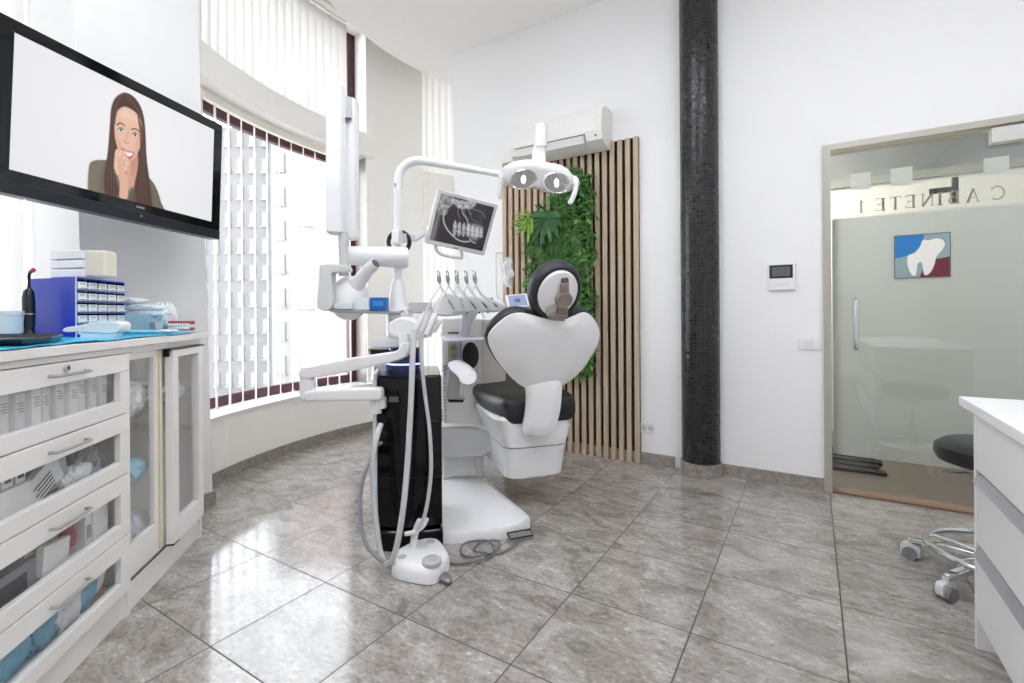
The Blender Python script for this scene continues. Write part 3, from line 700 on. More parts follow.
obj('bracket_slot', MB().prism([hp(561,278,.03), hp(567.5,277.5,.03), hp(568,283,.03), hp(560.5,283,.03)], bn*.014), DSTEEL, chair)
kc = hp(563, 299, .036)
obj('knob', MB().lathe(kc, [(.042, 0), (.042, .02), (.038, .026), (.028, .022), (.005, .021)], bn, 32), TAUPE, hd, smooth=True)
obj('loop_handle', MB().tube(spath([hp(556,304.5), hp(549,307), hp(546.5,311), hp(548,315.5), hp(553,317.5)], 6), .005, 10), mat('loop_grey', '#b4afaa', .4), hd, smooth=True)
# armrest left
ar = smoothpoly([at(447.5,365,2.62), at(452,361.5,2.66), at(460,361.5,2.66), at(468,366,2.6), at(474,372,2.52), at(476.5,377,2.5), at(475,383,2.5), at(468,385,2.5), at(461,383.5,2.52), at(458,378,2.55), at(452,372,2.6)], 3)
obj('armrest', MB().prism(ar, FW*.07), WHITE, chair, bevel=.012, seg=3)
am = [at(449,370,2.66), at(457,374,2.66), at(459,386,2.68), at(458,396,2.7), at(463,397,2.7), at(463,402,2.7), at(447.5,401,2.7), at(446.5,396,2.7)]
obj('armrest_bracket', MB().prism(am, FW*.05), GREYP, chair, bevel=.006)
obj('armrest_pad', MB().prism([at(447.5,399.5,2.695), at(464,400,2.695), at(463,402.5,2.695), at(449,402.5,2.695)], FW*.06), BLACKP, chair)
# ================================================================== DENTAL UNIT (black tower with pole)
TD = 2.26
twr = thing('dental_unit', 'glossy black dental unit tower with white pole, left of the dental chair', 'dental unit', tuple(gz(409, 549, 0)))
def T(px, d, z): # point over the floor at image column px and distance d
    v = ray(px, 300); return V3((v.x*d, v.y*d, z))
def towring(z, g=0., dz=0.):
    a, b = T(376.6+g*0, TD, z), T(441, TD+.02, z); c, d = T(438, TD+.42, z), T(383, TD+.40, z)
    m = T(409, TD-.018, z); ctr = (a+b+c+d)/4
    return [p+(ctr-p)*g for p in (a, a.lerp(m, .35)+FW*-.006, m, b.lerp(m, .35)+FW*-.006, b, c, d)]
obj('tower_body', MB().loft([towring(.11), towring(.805), towring(.818, .03)]), BLACKG, twr, bevel=.008, seg=3)
pl = MB().loft([[p+V3((0,0,-.0)) for p in towring(.0, -.02)], towring(.085, -.02), towring(.10, .06)]); obj('plinth', pl, BLACKG, twr, bevel=.006)
for q in ((.60, 0), (.34, 0)):
    g = MB(); r_ = towring(q[0], -.004); r2 = towring(q[0]+.004, -.004); g.loft([r_, r2]); obj('panel_seam', g, BLACKP, twr)
gp = MB(); gp.prism([T(385,TD-.012,.50), T(386.5,TD-.012,.74), T(392,TD-.017,.755), T(398,TD-.018,.755), T(398,TD-.018,.50)], -FW*.008); obj('door_panel', gp, BLACKG, twr, bevel=.004, seg=3)
obj('grip', MB().prism([T(388,TD-.028,.70), T(398,TD-.032,.70), T(398,TD-.032,.725), T(389,TD-.028,.725)], -FW*.006), DSTEEL, twr, bevel=.002)
# white side post
wp = MB(); wp.hexa([T(372,TD-.01,.0), T(376,TD-.01,.0), T(380,TD+.3,.0), T(377,TD+.3,.0)], [T(372,TD-.01,.83), T(376,TD-.01,.83), T(380,TD+.3,.83), T(377,TD+.3,.83)])
obj('side_panel', wp, WHITE2, twr, bevel=.006)
# main pole
PD = 2.60
obj('pole', MB().tube([at(398,345,PD), at(398,300,PD), at(398.4,170+12,PD)], [.024, .022, .021], 20), WHITE, twr, smooth=True)
obj('pole_foot', MB().tube([at(398,372,PD), at(398,345,PD), at(397.5,313,PD), at(397.5,300,PD), at(398,283,PD), at(398,280,PD)], [.06, .06, .058, .045, .034, .026], 24), WHITE, twr, smooth=True)
lj = MB(); lj.prism([at(388,311,2.5), at(408,307,2.5), at(410,338,2.5), at(388,338,2.5)], FW*.12); obj('joint_block', lj, WHITE, twr, bevel=.012, seg=3)
obj('joint_screw', MB().cyl(at(402.5,311,2.499), at(402.5,311,2.49), .004, 12), BLACKP, twr)
rb = MB().tube([at(399+10.5*math.cos(t), 242+10.5*math.sin(t), 2.68) for t in [2*math.pi*k/30 for k in range(31)]], .012, 10); obj('cable_ring', rb, BLACKP, twr, smooth=True, label='black ring behind the pole')
# cuspidor and water glass filler
obj('spittoon_lid', MB().prism(smoothpoly([at(x,y,2.42) for x,y in ((369,343),(374,339.5),(388,338),(398,339),(402,344),(399,348),(384,348),(371,347.5))],3), FW*.22), WHITE, twr, bevel=.01, seg=3)
obj('spittoon_bowl', MB().tube([at(383,348.5,2.52), at(383,353,2.52), at(383,358,2.52)], [.075, .07, .04], 24), mat('bowl_dark', '#3a3b3d', .15, .3), twr, smooth=True)
obj('spittoon_body', MB().tube([at(383,356,2.50), at(383,366,2.50), at(384,377,2.50)], [.045, .052, .062], 24), mat('silver_body', '#c9c9cc', .18, .7), twr, smooth=True)
BLG = mat('blue_glass', '#101c4e', .05, coat=.5)
bt = obj('water_vessel', MB().tube([at(405,376.5,2.48), at(405,368,2.48), at(405,352,2.48), at(405,347,2.48)], [.085, .086, .084, .078], 32), BLG, twr, smooth=True, label='dark blue cylinder with glowing ring')
obj('led_ring', MB().tube([at(405,363,2.48)+V3((math.cos(t)*.0855, math.sin(t)*.0855, 0)) for t in [2*math.pi*k/40 for k in range(41)]], .0045, 8), mat('led_blue', '#aab4ff', .4, emit='#8f9dff', estr=1.6), bt)
# assistant holder block with hose arm
ab = MB(); ab.prism(smoothpoly([at(x,y,2.26) for x,y in ((389,323),(402,317),(414,321),(424,327),(425,337),(412,341),(396,338),(388,332))],3), FW*.14); hb = obj('instrument_holder', ab, WHITE, twr, bevel=.012, seg=3)
def uarm(name, pts, rad, parent=twr, m=WHITE):
    return obj(name, MB().tube(spath(pts, 6), rad, 16), m, parent, smooth=True)
AD = 2.18
def flatbar(name, pts, th, m=WHITE, parent=twr, bev=.014): return obj(name, MB().prism(pts, FW*th), m, parent, bevel=bev, seg=3)
flatbar('upper_arm', smoothpoly([at(x,y,AD) for x,y in ((298,372),(302,367),(309,366.5),(340,360),(372,355),(396,351),(401,344),(407,343),(409,350),(405,357.5),(394,361.5),(372,367),(340,373.5),(312,378.5),(302,379),(298.5,376))], 3), .06)
flatbar('elbow', smoothpoly([at(x,y,AD+.005) for x,y in ((299.5,378),(311,378),(312,389),(316,392),(316,401),(306,402),(299.5,399),(298.5,388))], 3), .05)
flatbar('lower_arm', smoothpoly([at(x,y,AD) for x,y in ((304,392),(316,390.5),(345,389),(372,388),(380,389),(381.5,394),(380.5,400),(372,401),(345,401.5),(316,402),(304,401.5))], 3), .06)
obj('arm_pivot', MB().tube([at(376,413,AD+.05), at(376,400,AD+.05)], .026, 20), WHITE, twr, smooth=True)
obj('arm_riser', MB().tube([at(404,350,AD+.04), at(404,334,AD+.04)], .022, 20), WHITE, twr, smooth=True)
obj('pivot_bracket', MB().obox(at(377,409,AD+.03), RR*.035, FW*.1, V3((0,0,.05))), WHITE2, twr, bevel=.004)
# suction handpieces parked in the holder
HW = mat('handpiece_white', '#dcdcdb', .35)
for k, (x0, y0, x1, y1) in enumerate(((414,332,425,312),(420,334,431,311),(426,335,437,313))):
    hnd = obj('suction_handpiece', MB().tube([at(x0,y0,2.22), at((x0+x1)/2,(y0+y1)/2,2.23), at(x1,y1,2.24)], [.014, .013, .009], 14), (HW, GREYP, HW)[k], twr, smooth=True)
for (x0, y0, x1, y1) in ((433,331,440,320),(428,336,434,322)):
    obj('short_handpiece', MB().tube([at(x0,y0,2.26), at(x1,y1,2.27)], [.016, .012], 14), HW, twr, smooth=True)
# hoses
def hose(pts, r, m=HOSE, nm='hose', lab=None): return obj(nm, MB().tube(spath(pts, 10), r, 12), m, twr, smooth=True, label=lab)
hose([at(415,330,2.16), at(413,350,2.13), at(411.5,390,2.10), at(409.5,430,2.08), at(407,470,2.06), at(403,510,2.03), at(397,545,2.02), at(391.5,561,2.03), at(384.5,562,2.06), at(379.5,548,2.08), at(375.5,515,2.10), at(372.5,475,2.12), at(375,445,2.14), at(381,424,2.2)], .0125, lab='thick light grey hose looping down the tower')
hose([at(421,331,2.18), at(421.5,360,2.16), at(425,395,2.15), at(429.5,430,2.14), at(431,470,2.13), at(427,505,2.12), at(421,525,2.12), at(413,533,2.12), at(405,534,2.12)], .0085)
hose([at(381,443,2.22), at(375,448,2.16), at(366,468,2.10), at(360.5,495,2.08), at(361.5,525,2.06), at(367,546,2.05), at(376,556,2.05), at(384,562,2.05)], .009, HOSED, lab='thin darker hose bulging left of the tower')
hk = MB(); hk.tube(spath([at(405,534,2.12), at(414,532,2.12), at(423,526,2.13), at(427,518,2.15)], 5), .010, 10)
obj('hose_hook', hk, WHITE2, twr, smooth=True)
# ================================================================== FOOT CONTROL
fp = [(392.5,577),(404,582),(428,586),(440,581.5),(449.5,570),(446.5,561),(437,551),(420,552),(402,560),(394,567)]
def fcp(x, y, z): return gz(x, y, 0)+V3((0,0,z))
ft = thing('foot_control', 'white floor foot control with round grey knob in front of the black tower', 'foot control', tuple(gz(420,570,0)))
base = smoothpoly([gz(x, y, 0) for x, y in fp], 3); cc = sum(base, V3())/len(base)
obj('body', MB().loft([[p+V3((0,0,.004)) for p in base], [p+V3((0,0,.045)) for p in base], [p+(cc-p)*.10+V3((0,0,.065)) for p in base], [p+(cc-p)*.22+V3((0,0,.072)) for p in base], [cc+(p-cc)*.05+V3((0,0,.074)) for p in base]]), WHITE, ft, smooth=True)
kk = gz(431.5, 562.5, .07)
obj('knob', MB().lathe((kk.x, kk.y, .065), [(.040, 0), (.040, .016), (.034, .022), (.016, .024), (.012, .034), (.002, .036)], (0,0,1), 32), mat('knob_grey', '#b5b4b3', .4), ft, smooth=True)
for x, y in ((402, 556), (431, 541)):
    q = gz(x, y, .075); obj('button', MB().lathe((q.x, q.y, .062), [(.020, 0), (.019, .012), (.012, .016), (.001, .017)], (0,0,1), 24), MATS['knob_grey'], ft, smooth=True)
q = gz(446, 577, .02); obj('side_pedal', MB().ell((q.x, q.y, .018), (.035, -.02, 0), (.012, .022, 0), (0, 0, .014), 20, 10), mat('pedal_metal', '#8d8c8b', .3, .6), ft, smooth=True)
a = gz(413, 548, .07); obj('carry_handle', MB().tube(spath([V3((a.x, a.y, .05)), V3((a.x, a.y+.01, .12)), V3((a.x+.01, a.y+.02, .16)), V3((a.x+.02, a.y+.03, .19))], 5), [.016]*15+[.012], 12), WHITE2, ft, smooth=True)
# cable on the floor
cb_ = [gz(x, y, .006) for x, y in ((449,563),(462,565),(478,563.5),(491,557),(499,549),(499,543.5),(488,540.5),(475,542),(463,547),(461,553),(470,558),(482,558),(493,552),(493,546),(484,543),(475,547),(474,552),(483,555),(497,554),(509,550),(517,545),(520,540))]
cb_ = [p+V3((0,0,.006*(i % 3))) for i, p in enumerate(cb_)]
tag(obj('pedal_cable', MB().tube(spath(cb_, 8), .0045, 8), mat('cable_grey', '#6f6f70', .5), smooth=True), 'thin grey cable coiled on the floor between foot control and chair pedal', 'cable')
# ================================================================== OPERATING LAMP
LD = 2.50
lamp = thing('operating_lamp', 'white two-bulb dental lamp on a curved arm above the chair', 'lamp', tuple(at(398, 182, PD)))
obj('arm', MB().tube(spath([at(398.4,188,PD), at(399,176,PD), at(403,167.5,PD), at(411,162,PD), at(422,161,PD), at(450,165.5,2.6), at(478,170.5,2.62), at(500,174.5,2.64)], 8), [.024]*8*2+[.023]*8*2+[.022]*8+[.019]*8+[.016]*8+[.0145], 16), WHITE, lamp, smooth=True)
obj('arm_marks', MB().tube([at(395.3,187,PD-.02), at(395.3,183,PD-.02)], .004, 8), DSTEEL, lamp)
hd_px = [(499,177),(502,169),(510,163.5),(522,160.5),(534,160.5),(548,163),(560,165.5),(569,170.5),(573.5,178),(574,186),(569,191.5),(558,193.5),(546,192.5),(536,189),(524,189.5),(512,188),(503,184)]
LN = (EYE-at(537,178,LD)).normalized(); LN = (LN+V3((0,0,-.10))).normalized()
P0 = at(537,178,LD)
lo_ = smoothpoly([onP(x,y,P0,LN) for x,y in hd_px], 4)
lh = obj('lamp_head', MB().pillow(lo_, LN, .022, .09, 7), WHITE, lamp, smooth=True)
for (x, y, a_, b_) in ((523.5,179.5,13,9), (556.5,183,12.5,9.5)):
    cp = onP(x, y, P0+LN*.024, LN); k_ = (cp-EYE).length/F; ru = RR*a_*k_; rv = (UU-LN*UU.dot(LN)).normalized()*b_*k_
    tl = math.radians(8 if x < 540 else -4); ru2 = ru*math.cos(tl)+rv*math.sin(tl)*1.2; rv2 = rv
    def er(s, o): return [cp+(ru2*math.cos(t)+rv2*math.sin(t))*s+LN*o for t in [2*math.pi*k/32 for k in range(32)]]
    rf = obj('reflector', MB().loft([er(1.06, .002), er(1.0, .006), er(.9, .0), er(.6, -.012), er(.25, -.018), er(.02, -.018)], cap=True), mat('reflector_chrome', '#e8e8e8', .12, .9, bump=.15, bscale=25.), lh, smooth=True)
    obj('bulb', MB().ell(cp+LN*.0, ru2*.22, rv2*.5, LN*.014, 16, 8), mat('bulb', '#ffffff', .3, emit='#ffffff', estr=.4), rf, smooth=True)
    obj('lens', MB().loft([er(1.0, .0075), er(1.0, .009)]), glass('lamp_lens', '#fafafa', .08), rf)
nk = [(531.5,163),(533,148),(535.5,140),(537,133),(546,133),(545.5,146),(546,163)]
obj('lamp_neck', MB().prism([at(x,y,LD+.02) for x,y in nk], FW*.05), WHITE, lamp, bevel=.012, seg=3)
obj('neck_cap', MB().tube([at(541.5,147,LD+.03), at(541.3,138,LD+.03), at(541.2,126,LD+.03), at(541.2,125,LD+.03)], [.030, .030, .030, .026], 24), WHITE, lamp, smooth=True)
obj('handle_left', MB().tube(spath([at(506,171,LD+.02), at(502,175,LD+.01), at(501,180,LD), at(500,190,LD-.01), at(500,199,LD-.01)], 6), [.016]*12+[.012]*12+[.009], 14), mat('lamp_handle_grey', '#cfcfce', .4), lamp, smooth=True)
obj('handle_right', MB().tube(spath([at(570,178,LD+.01), at(575,180,LD), at(576,186,LD-.01), at(573.5,196,LD-.02), at(569.5,204,LD-.02)], 6), [.018]*12+[.013]*12+[.010], 14), WHITE, lamp, smooth=True)
obj('arm_joint', MB().ell(at(503,174.5,LD+.05), RR*.024, FW*.05, V3((0,0,.022))), WHITE, lamp, smooth=True)
# ================================================================== X-RAY MONITOR
MW, MH = .36, .31
Mr = Matrix.Rotation(.9057, 4, 'Z') @ Matrix.Rotation(.3676, 4, 'X') @ Matrix.Rotation(.1723, 4, 'Y')
mc = V3((-1.6895, 2.1907, 1.6178)); mx_, my_, mz_ = [Mr @ V3(v) for v in ((1,0,0),(0,1,0),(0,0,1))]
def MP(u, v, w=0): return mc+mx_*(u*MW/2)+mz_*(v*MH/2)+my_*w     # u,v in -1..1, w away from viewer
mon = thing('monitor', 'tilted white monitor on a side arm showing a skull x-ray', 'monitor', tuple(at(398,240,PD)))
hs = obj('housing', MB().loft([rrect(MP(0,0,.0), mx_, mz_, MW/2-.004, MH/2-.004, .008), rrect(MP(0,0,.006), mx_, mz_, MW/2, MH/2, .01), rrect(MP(0,0,.03), mx_, mz_, MW/2, MH/2, .01), rrect(MP(0,0,.055), mx_, mz_, MW/2-.05, MH/2-.05, .02)]), mat('monitor_white', '#dededd', .4), mon, smooth=True)
def pic(name, P, un, vn, size, fn, strength, parent, thick, nrm):
    """flat display: grid of un x vn cells whose colours are fn(u, v); P(u,v) in 0..1"""
    uu, vv = np.meshgrid(np.linspace(0, 1, un+1), np.linspace(0, 1, vn+1)); col = fn(uu, vv)
    vs = [tuple(P(float(u), float(v))) for u, v in zip(uu.ravel(), vv.ravel())]
    mb = MB(); mb.v = [V3(p) for p in vs]; W_ = un+1
    mb.f = [(j*W_+i, j*W_+i+1, (j+1)*W_+i+1, (j+1)*W_+i) for j in range(vn) for i in range(un)]; mb.mi = [0]*len(mb.f)
    o = obj(name, mb, vcol_mat(name+'_picture', strength), parent)
    c = np.clip(col.reshape(-1, 3), 0, 1); l = np.where(c <= .04045, c/12.92, ((c+.055)/1.055)**2.4)
    at_ = o.data.color_attributes.new('Col', 'FLOAT_COLOR', 'POINT'); at_.data.foreach_set('color', np.concatenate([l, np.ones((len(l), 1))], 1).astype('f').ravel())
    return o
def sm(e0, e1, x): t = np.clip((x-e0)/(e1-e0), 0, 1); return t*t*(3-2*t)
def polydist(U, V, pts):
    """signed distance (neg inside) to polygon"""
    d = np.full(U.shape, 1e9); ins = np.zeros(U.shape, bool); n = len(pts)
    for i in range(n):
        ax, ay = pts[i]; bx, by = pts[(i+1) % n]; ex, ey = bx-ax, by-ay; L2 = ex*ex+ey*ey+1e-12
        t = np.clip(((U-ax)*ex+(V-ay)*ey)/L2, 0, 1); d = np.minimum(d, np.hypot(U-ax-t*ex, V-ay-t*ey))
        c = ((ay > V) != (by > V)) & (U < (bx-ax)*(V-ay)/((by-ay) if by != ay else 1e-12)+ax); ins ^= c
    return np.where(ins, -d, d)
def linedist(U, V, pts):
    d = np.full(U.shape, 1e9)
    for (ax, ay), (bx, by) in zip(pts[:-1], pts[1:]):
        ex, ey = bx-ax, by-ay; t = np.clip(((U-ax)*ex+(V-ay)*ey)/(ex*ex+ey*ey+1e-12), 0, 1); d = np.minimum(d, np.hypot(U-ax-t*ex, V-ay-t*ey))
    return d
def sp2(pts, n=5, closed=True):
    q = [(x, y, 0) for x, y in pts]; return [(p.x, p.y) for p in (smoothpoly(q, n) if closed else spath(q, n))]
def over(col, m, c): return col*(1-m[..., None])+np.array(c)*m[..., None]
def hexc(h): return [int(h[i:i+2], 16)/255 for i in (0, 2, 4)]
def vnoise(U, V, fx, fy, seed):
    r = np.random.RandomState(seed).rand(int(fy)+3, int(fx)+3); x, y = U*fx, V*fy; i, j = np.floor(x).astype(int), np.floor(y).astype(int); a, b = x-i, y-j; a, b = a*a*(3-2*a), b*b*(3-2*b)
    return (r[j,i]*(1-a)+r[j,i+1]*a)*(1-b)+(r[j+1,i]*(1-a)+r[j+1,i+1]*a)*b
def xray(U, V):
    # coordinates traced in a 781x683 close-up; convert u,v to that space (corners of the screen)
    c = np.zeros(U.shape+(3,))+np.array(hexc('333134'))
    A = lambda px, py: ((px-0)/1.0, py)
    TL, TR, BR, BL = (100, 25), (640, 185), (530, 598), (10, 500)
    X = (TL[0]*(1-U)+TR[0]*U)*V+(BL[0]*(1-U)+BR[0]*U)*(1-V); Y = (TL[1]*(1-U)+TR[1]*U)*V+(BL[1]*(1-U)+BR[1]*U)*(1-V)
    nz = vnoise(U, V, 26, 22, 1); n2 = vnoise(U, V, 60, 50, 2)
    d = polydist(X, Y, sp2([(60, 10), (230, 70), (215, 150), (180, 180), (160, 240), (100, 235), (70, 200), (60, 100)])); c = over(c, (1-sm(-12, 12, d))*(.35+.6*nz), hexc('b9b8b9'))
    d = polydist(X, Y, sp2([(210, 85), (330, 105), (450, 125), (420, 175), (300, 180), (240, 140)])); c = over(c, (1-sm(-10, 14, d))*(.3+.75*n2), hexc('cccbcc'))
    d = polydist(X, Y, [(70, 230), (105, 230), (75, 400), (50, 510), (0, 500)]); c = over(c, (1-sm(-20, 25, d))*.55, hexc('a9a8a9'))
    d = linedist(X, Y, sp2([(150, 200), (138, 250), (140, 310), (170, 380), (220, 440), (280, 490), (340, 508), (400, 505)], 5, False)); c = over(c, (1-sm(2, 12, d))*.85, hexc('c9c8c9'))
    for pl_, wd_, al in (([(315, 170), (325, 230), (360, 280), (378, 330), (380, 380)], 7, .8), ([(280, 160), (275, 230), (300, 280)], 5, .5), ([(370, 180), (440, 195), (520, 230), (552, 285)], 5, .55), ([(370, 180), (405, 245)], 5, .6), ([(400, 230), (420, 290), (490, 320)], 5, .35), ([(515, 250), (505, 340)], 4, .35), ([(395, 475), (430, 510), (460, 520)], 8, .8), ([(340, 180), (345, 240), (390, 300)], 4, .4)):
        d = linedist(X, Y, sp2(pl_, 5, False)); c = over(c, (1-sm(wd_*.3, wd_, d))*al, hexc('cfcfcf'))
    for k in range(7):                # upper and lower teeth
        x = 250+k*44; y = 350+k*9; rt = 1-.06*k
        d = polydist(X, Y, sp2([(x-18, y+6), (x-8, y-42*rt), (x+6, y-48*rt), (x+18, y+2), (x+14, y+26), (x-14, y+24)], 3)); c = over(c, (1-sm(-5, 6, d))*(.55+.4*n2), hexc('d7d6d7'))
        d = polydist(X, Y, sp2([(x-18, y+34), (x+14, y+32), (x+18, y+60), (x+2, y+100*rt), (x-14, y+95*rt)], 3)); c = over(c, (1-sm(-5, 6, d))*(.5+.4*n2), hexc('cfcecf'))
    d = polydist(X, Y, sp2([(370, 330), (520, 350), (525, 420), (460, 500), (380, 440)])); c = over(c, (1-sm(-20, 15, d))*(.25+.5*n2), hexc('c5c4c5'))
    return c
scr = pic('screen', lambda u, v: MP(-.89+1.78*u, -.83+1.70*v, -.0008), 170, 150, None, xray, .6, hs, 0, my_)
obj('badge', MB().obox(MP(-.08, -.95, -.001), mx_*.03, mz_*.005, my_*.0008), DSTEEL, hs)
obj('handle', MB().tube(spath([MP(-.62,-1.0,.02), MP(-.60,-1.12,.02), MP(-.48,-1.26,.02), MP(-.2,-1.32,.02), MP(.22,-1.30,.02), MP(.30,-1.24,.02), MP(.22,-1.02,.02)], 5), .0095, 12), mat('monitor_white','#dededd',.4), mon, smooth=True)
obj('side_arm', MB().loft([rrect(at(393,237.5,PD-.03), UU, FW, .036, .03, .012), rrect(at(400,237.5,PD-.035), UU, FW, .036, .03, .012), rrect(at(404,238,2.66), UU, FW, .024, .02, .01), rrect(at(416,238,2.76), UU, FW, .018, .016, .008), rrect(mc+my_*.085-mx_*.06, UU, FW, .016, .016, .008), rrect(mc+my_*.05-mx_*.0, UU, FW, .016, .016, .008)]), WHITE, mon, smooth=True)
# ================================================================== X-RAY MACHINE
xr = thing('xray_machine', 'white intraoral x-ray machine with folded tall arms and round head, left of the pole', 'x-ray machine', tuple(at(398, 256, PD)))
def vbar(name, x0, x1, y0, y1, d, th, m=WHITE, tilt=0):
    w_ = (x1-x0)*d/F; c0, c1 = at((x0+x1)/2, y1, d+th/2), at((x0+x1)/2+tilt, y0, d+th/2)
    return obj(name, MB().loft([rrect(c0+V3((0,0,-.0)), RR, FW, w_/2-.012, th/2-.012, .012), rrect(c0+V3((0,0,.012)), RR, FW, w_/2, th/2, .010), rrect(c1-V3((0,0,.02)), RR, FW, w_/2, th/2, .010), rrect(c1, RR, FW, w_/2-.014, th/2-.014, .012)]), m, xr, smooth=True)
vbar('front_arm', 328, 344, 83, 235, 2.34, .075)
vbar('rear_arm', 344.5, 357.5, 99, 240, 2.42, .07)
obj('front_arm_slot', MB().prism([at(344.5,95,2.40), at(351,97,2.40), at(351,118.5,2.40), at(344.5,118.5,2.40)], FW*.02), GREYP, xr, bevel=.002)
obj('slot_edge', MB().prism([at(344.5,118.3,2.405), at(351.5,118.3,2.405), at(351.5,119.3,2.405), at(344.5,119.3,2.405)], -FW*.01), DSTEEL, xr)
obj('arm_boom', MB().tube([at(347,255,2.46), at(350,255.5,2.46), at(375,256.5,2.52), at(404,257.5,2.58), at(408,257.5,2.585)], [.045, .048, .052, .058, .05], 24), WHITE, xr, smooth=True)
obj('arm_tip', MB().tube([at(343.5,276,2.38), at(343.5,258,2.38), at(343,233,2.38)], [.022, .023, .023], 20), GREYP, xr, smooth=True)
flatp = smoothpoly([at(x,y,2.34) for x,y in ((320,264.5),(327,263.5),(338,264.5),(347,266),(347,272),(336,272.5),(331.5,273.5),(331.5,283),(333,296),(332.5,305),(329,310),(322,310.5),(317,306.5),(316.5,300),(318,283),(318.5,270))], 3)
obj('yoke', MB().prism(flatp, FW*.07), mat('yoke_grey', '#d2d2d0', .42), xr, bevel=.012, seg=3)
hc = at(349, 298, 2.47)
obj('tube_head', MB().ell(hc, RR*.098, FW*.10, UU*.115, 32, 20), WHITE, xr, smooth=True)
obj('tube_cone', MB().tube([at(354,289,2.44), at(360,280,2.42), at(368,270,2.40), at(375.5,263.5,2.38)], [.05, .034, .030, .029], 24), WHITE2, xr, smooth=True)
obj('cone_end', MB().tube([at(375.3,263.7,2.381), at(376,263,2.379)], [.024, .022], 24), DSTEEL, xr)
# ---- small tray on the pole
tr = thing('instrument_tray', 'thin grey tray fixed to the pole below the x-ray head', 'tray', tuple(at(360, 312, 2.36)))
obj('tray_plate', MB().hexa([at(330,312.3,2.30), at(400,314.6,2.40), at(402,312.5,2.62), at(345,311,2.52)], [at(330,310.2,2.30), at(400,312.4,2.40), at(402,310.3,2.62), at(345,308.8,2.52)]), mat('tray_grey', '#8b8c8b', .35, .3), tr, bevel=.002)
obj('tray_holder', MB().obox(at(388,318,2.42), RR*.07, FW*.1, V3((0,0,.02))), WHITE2, tr, bevel=.004)
def pbox(name, label, cat, xa, xb, yb, yt, d, dep, m, bev=.003, d2=None, parent=None):
    """small box: image columns xa..xb, base row yb, top row yt at distance d"""
    a, b = at(xa, yb, d), at(xb, yb, d2 or d); b.z = a.z; up = V3((0,0,(yb-yt)*d/F))
    o = obj(name, MB().obox(a, b-a, FW*dep, up), m, parent, bevel=bev)
    return tag(o, label, cat) if parent is None else o
bx = thing('tissue_box', 'small blue box standing on the pole tray', 'box', tuple(at(378, 311, 2.43)))
pbox('carton', None, None, 369.5, 386, 311.0, 297.5, 2.42, .06, mat('carton_blue', '#1c63b4', .4), parent=bx)
pbox('pale_label', None, None, 373, 383, 306, 301, 2.4185, .002, mat('carton_pale', '#3f86cf', .4), parent=bx, bev=0)
pbox('cup_box', 'white translucent box beside the blue box on the pole tray', 'box', 353.5, 368.5, 310.5, 298, 2.40, .06, mat('pale_plastic', '#e4ecec', .3))
pbox('glass_slide_box', 'low clear box at the left end of the pole tray', 'box', 334, 351, 309.4, 302.5, 2.36, .06, mat('clear_plastic', '#e9eeee', .2, alpha=.75))
# ================================================================== DELIVERY CABINET (white tall unit)
DC = thing('supply_cabinet', 'tall white supply cabinet with control knobs and black oval, behind the tower', 'cabinet', tuple(T(462, 3.1, 0)))
a, b = T(441.5, 3.05, 0), T(482, 3.05, 0); c_ = T(482.6, 3.35, 0); d_ = T(443.5, 3.35, 0)
hgt = at(460, 318.5, 3.05).z
obj('carcass', MB().hexa([a, b, c_, d_], [p+V3((0,0,hgt)) for p in (a, b, c_, d_)]), mat('cab_cream', '#eceae6', .4), DC, bevel=.01, seg=3)
obj('side_shelf', MB().hexa([V3((p.x,p.y,.62)) for p in (b, T(505,3.15,0), T(505,3.3,0), c_)], [V3((p.x,p.y,hgt-.01)) for p in (b, T(505,3.15,0), T(505,3.3,0), c_)]), mat('greige_panel', '#d5cfc5', .5), DC, label='greige side box')
def dq(x, y, o=.0): return onP(x, y, T(460, 3.05-o, 1), FW)
def dpl(name, pts, m, o=.004, t=.004, parent=DC, lab=None, bev=0): return obj(name, MB().prism([dq(x, y, o) for x, y in pts], -FW*t), m, parent, label=lab, bevel=bev)
dpl('slot', [(448,332),(459,332),(459,333.5),(448,333.5)], BLACKP)
pnl = dpl('control_panel', [(448,342),(458.5,342),(458.5,361.5),(448,361.5)], mat('panel_beige', '#b7b1a0', .5), lab='beige control panel')
for y in (347.5, 356): obj('knob', MB().cyl(dq(453.5, y, .009), dq(453.5, y, .03), .018, 20), mat('knob_khaki', '#8a8671', .4), pnl, smooth=True)
dpl('indicator', [(459.5,342),(461.5,342),(461.5,361.5),(459.5,361.5)], mat('indicator_blue', '#8fa3c4', .4))
ov = [(470.5+8.3*math.cos(t), 355.5+13.5*math.sin(t)) for t in [2*math.pi*k/32 for k in range(32)]]
bo = dpl('oval_cover', ov, mat('oval_black', '#17120f', .3), lab='black oval cover', bev=.002)
obj('oval_ridge', MB().prism([dq(469.5,343,.008), dq(471.5,343,.008), dq(471.5,368,.008), dq(469.5,368,.008)], -FW*.012), BLACKP, bo, bevel=.002)
obj('lock', MB().cyl(dq(476.5,372,.003), dq(476.5,372,.02), .012, 16), STEEL, DC, smooth=True)
lt = MB()
for i in range(22):
    y = 383+i*3.2; lt.prism([dq(443.8, y, .0035), dq(446.6, y, .0035), dq(446.6, y+(1.8 if i % 3 else .9), .0035), dq(443.8, y+(1.8 if i % 3 else .9), .0035)], -FW*.001)
obj('vertical_lettering', lt, mat('letter_pale_grey', '#bfc0c1', .5), DC)
lg = MB()
for (x0,y0,x1,y1) in ((443.5,366,447,364.5),(443.5,370,447.5,367),(444,374.5,446.5,371)):
    lg.prism([dq(x0,y0,.0035), dq(x1,y1,.0035), dq(x1,y1+2,.0035), dq(x0,y0+2,.0035)], -FW*.001)
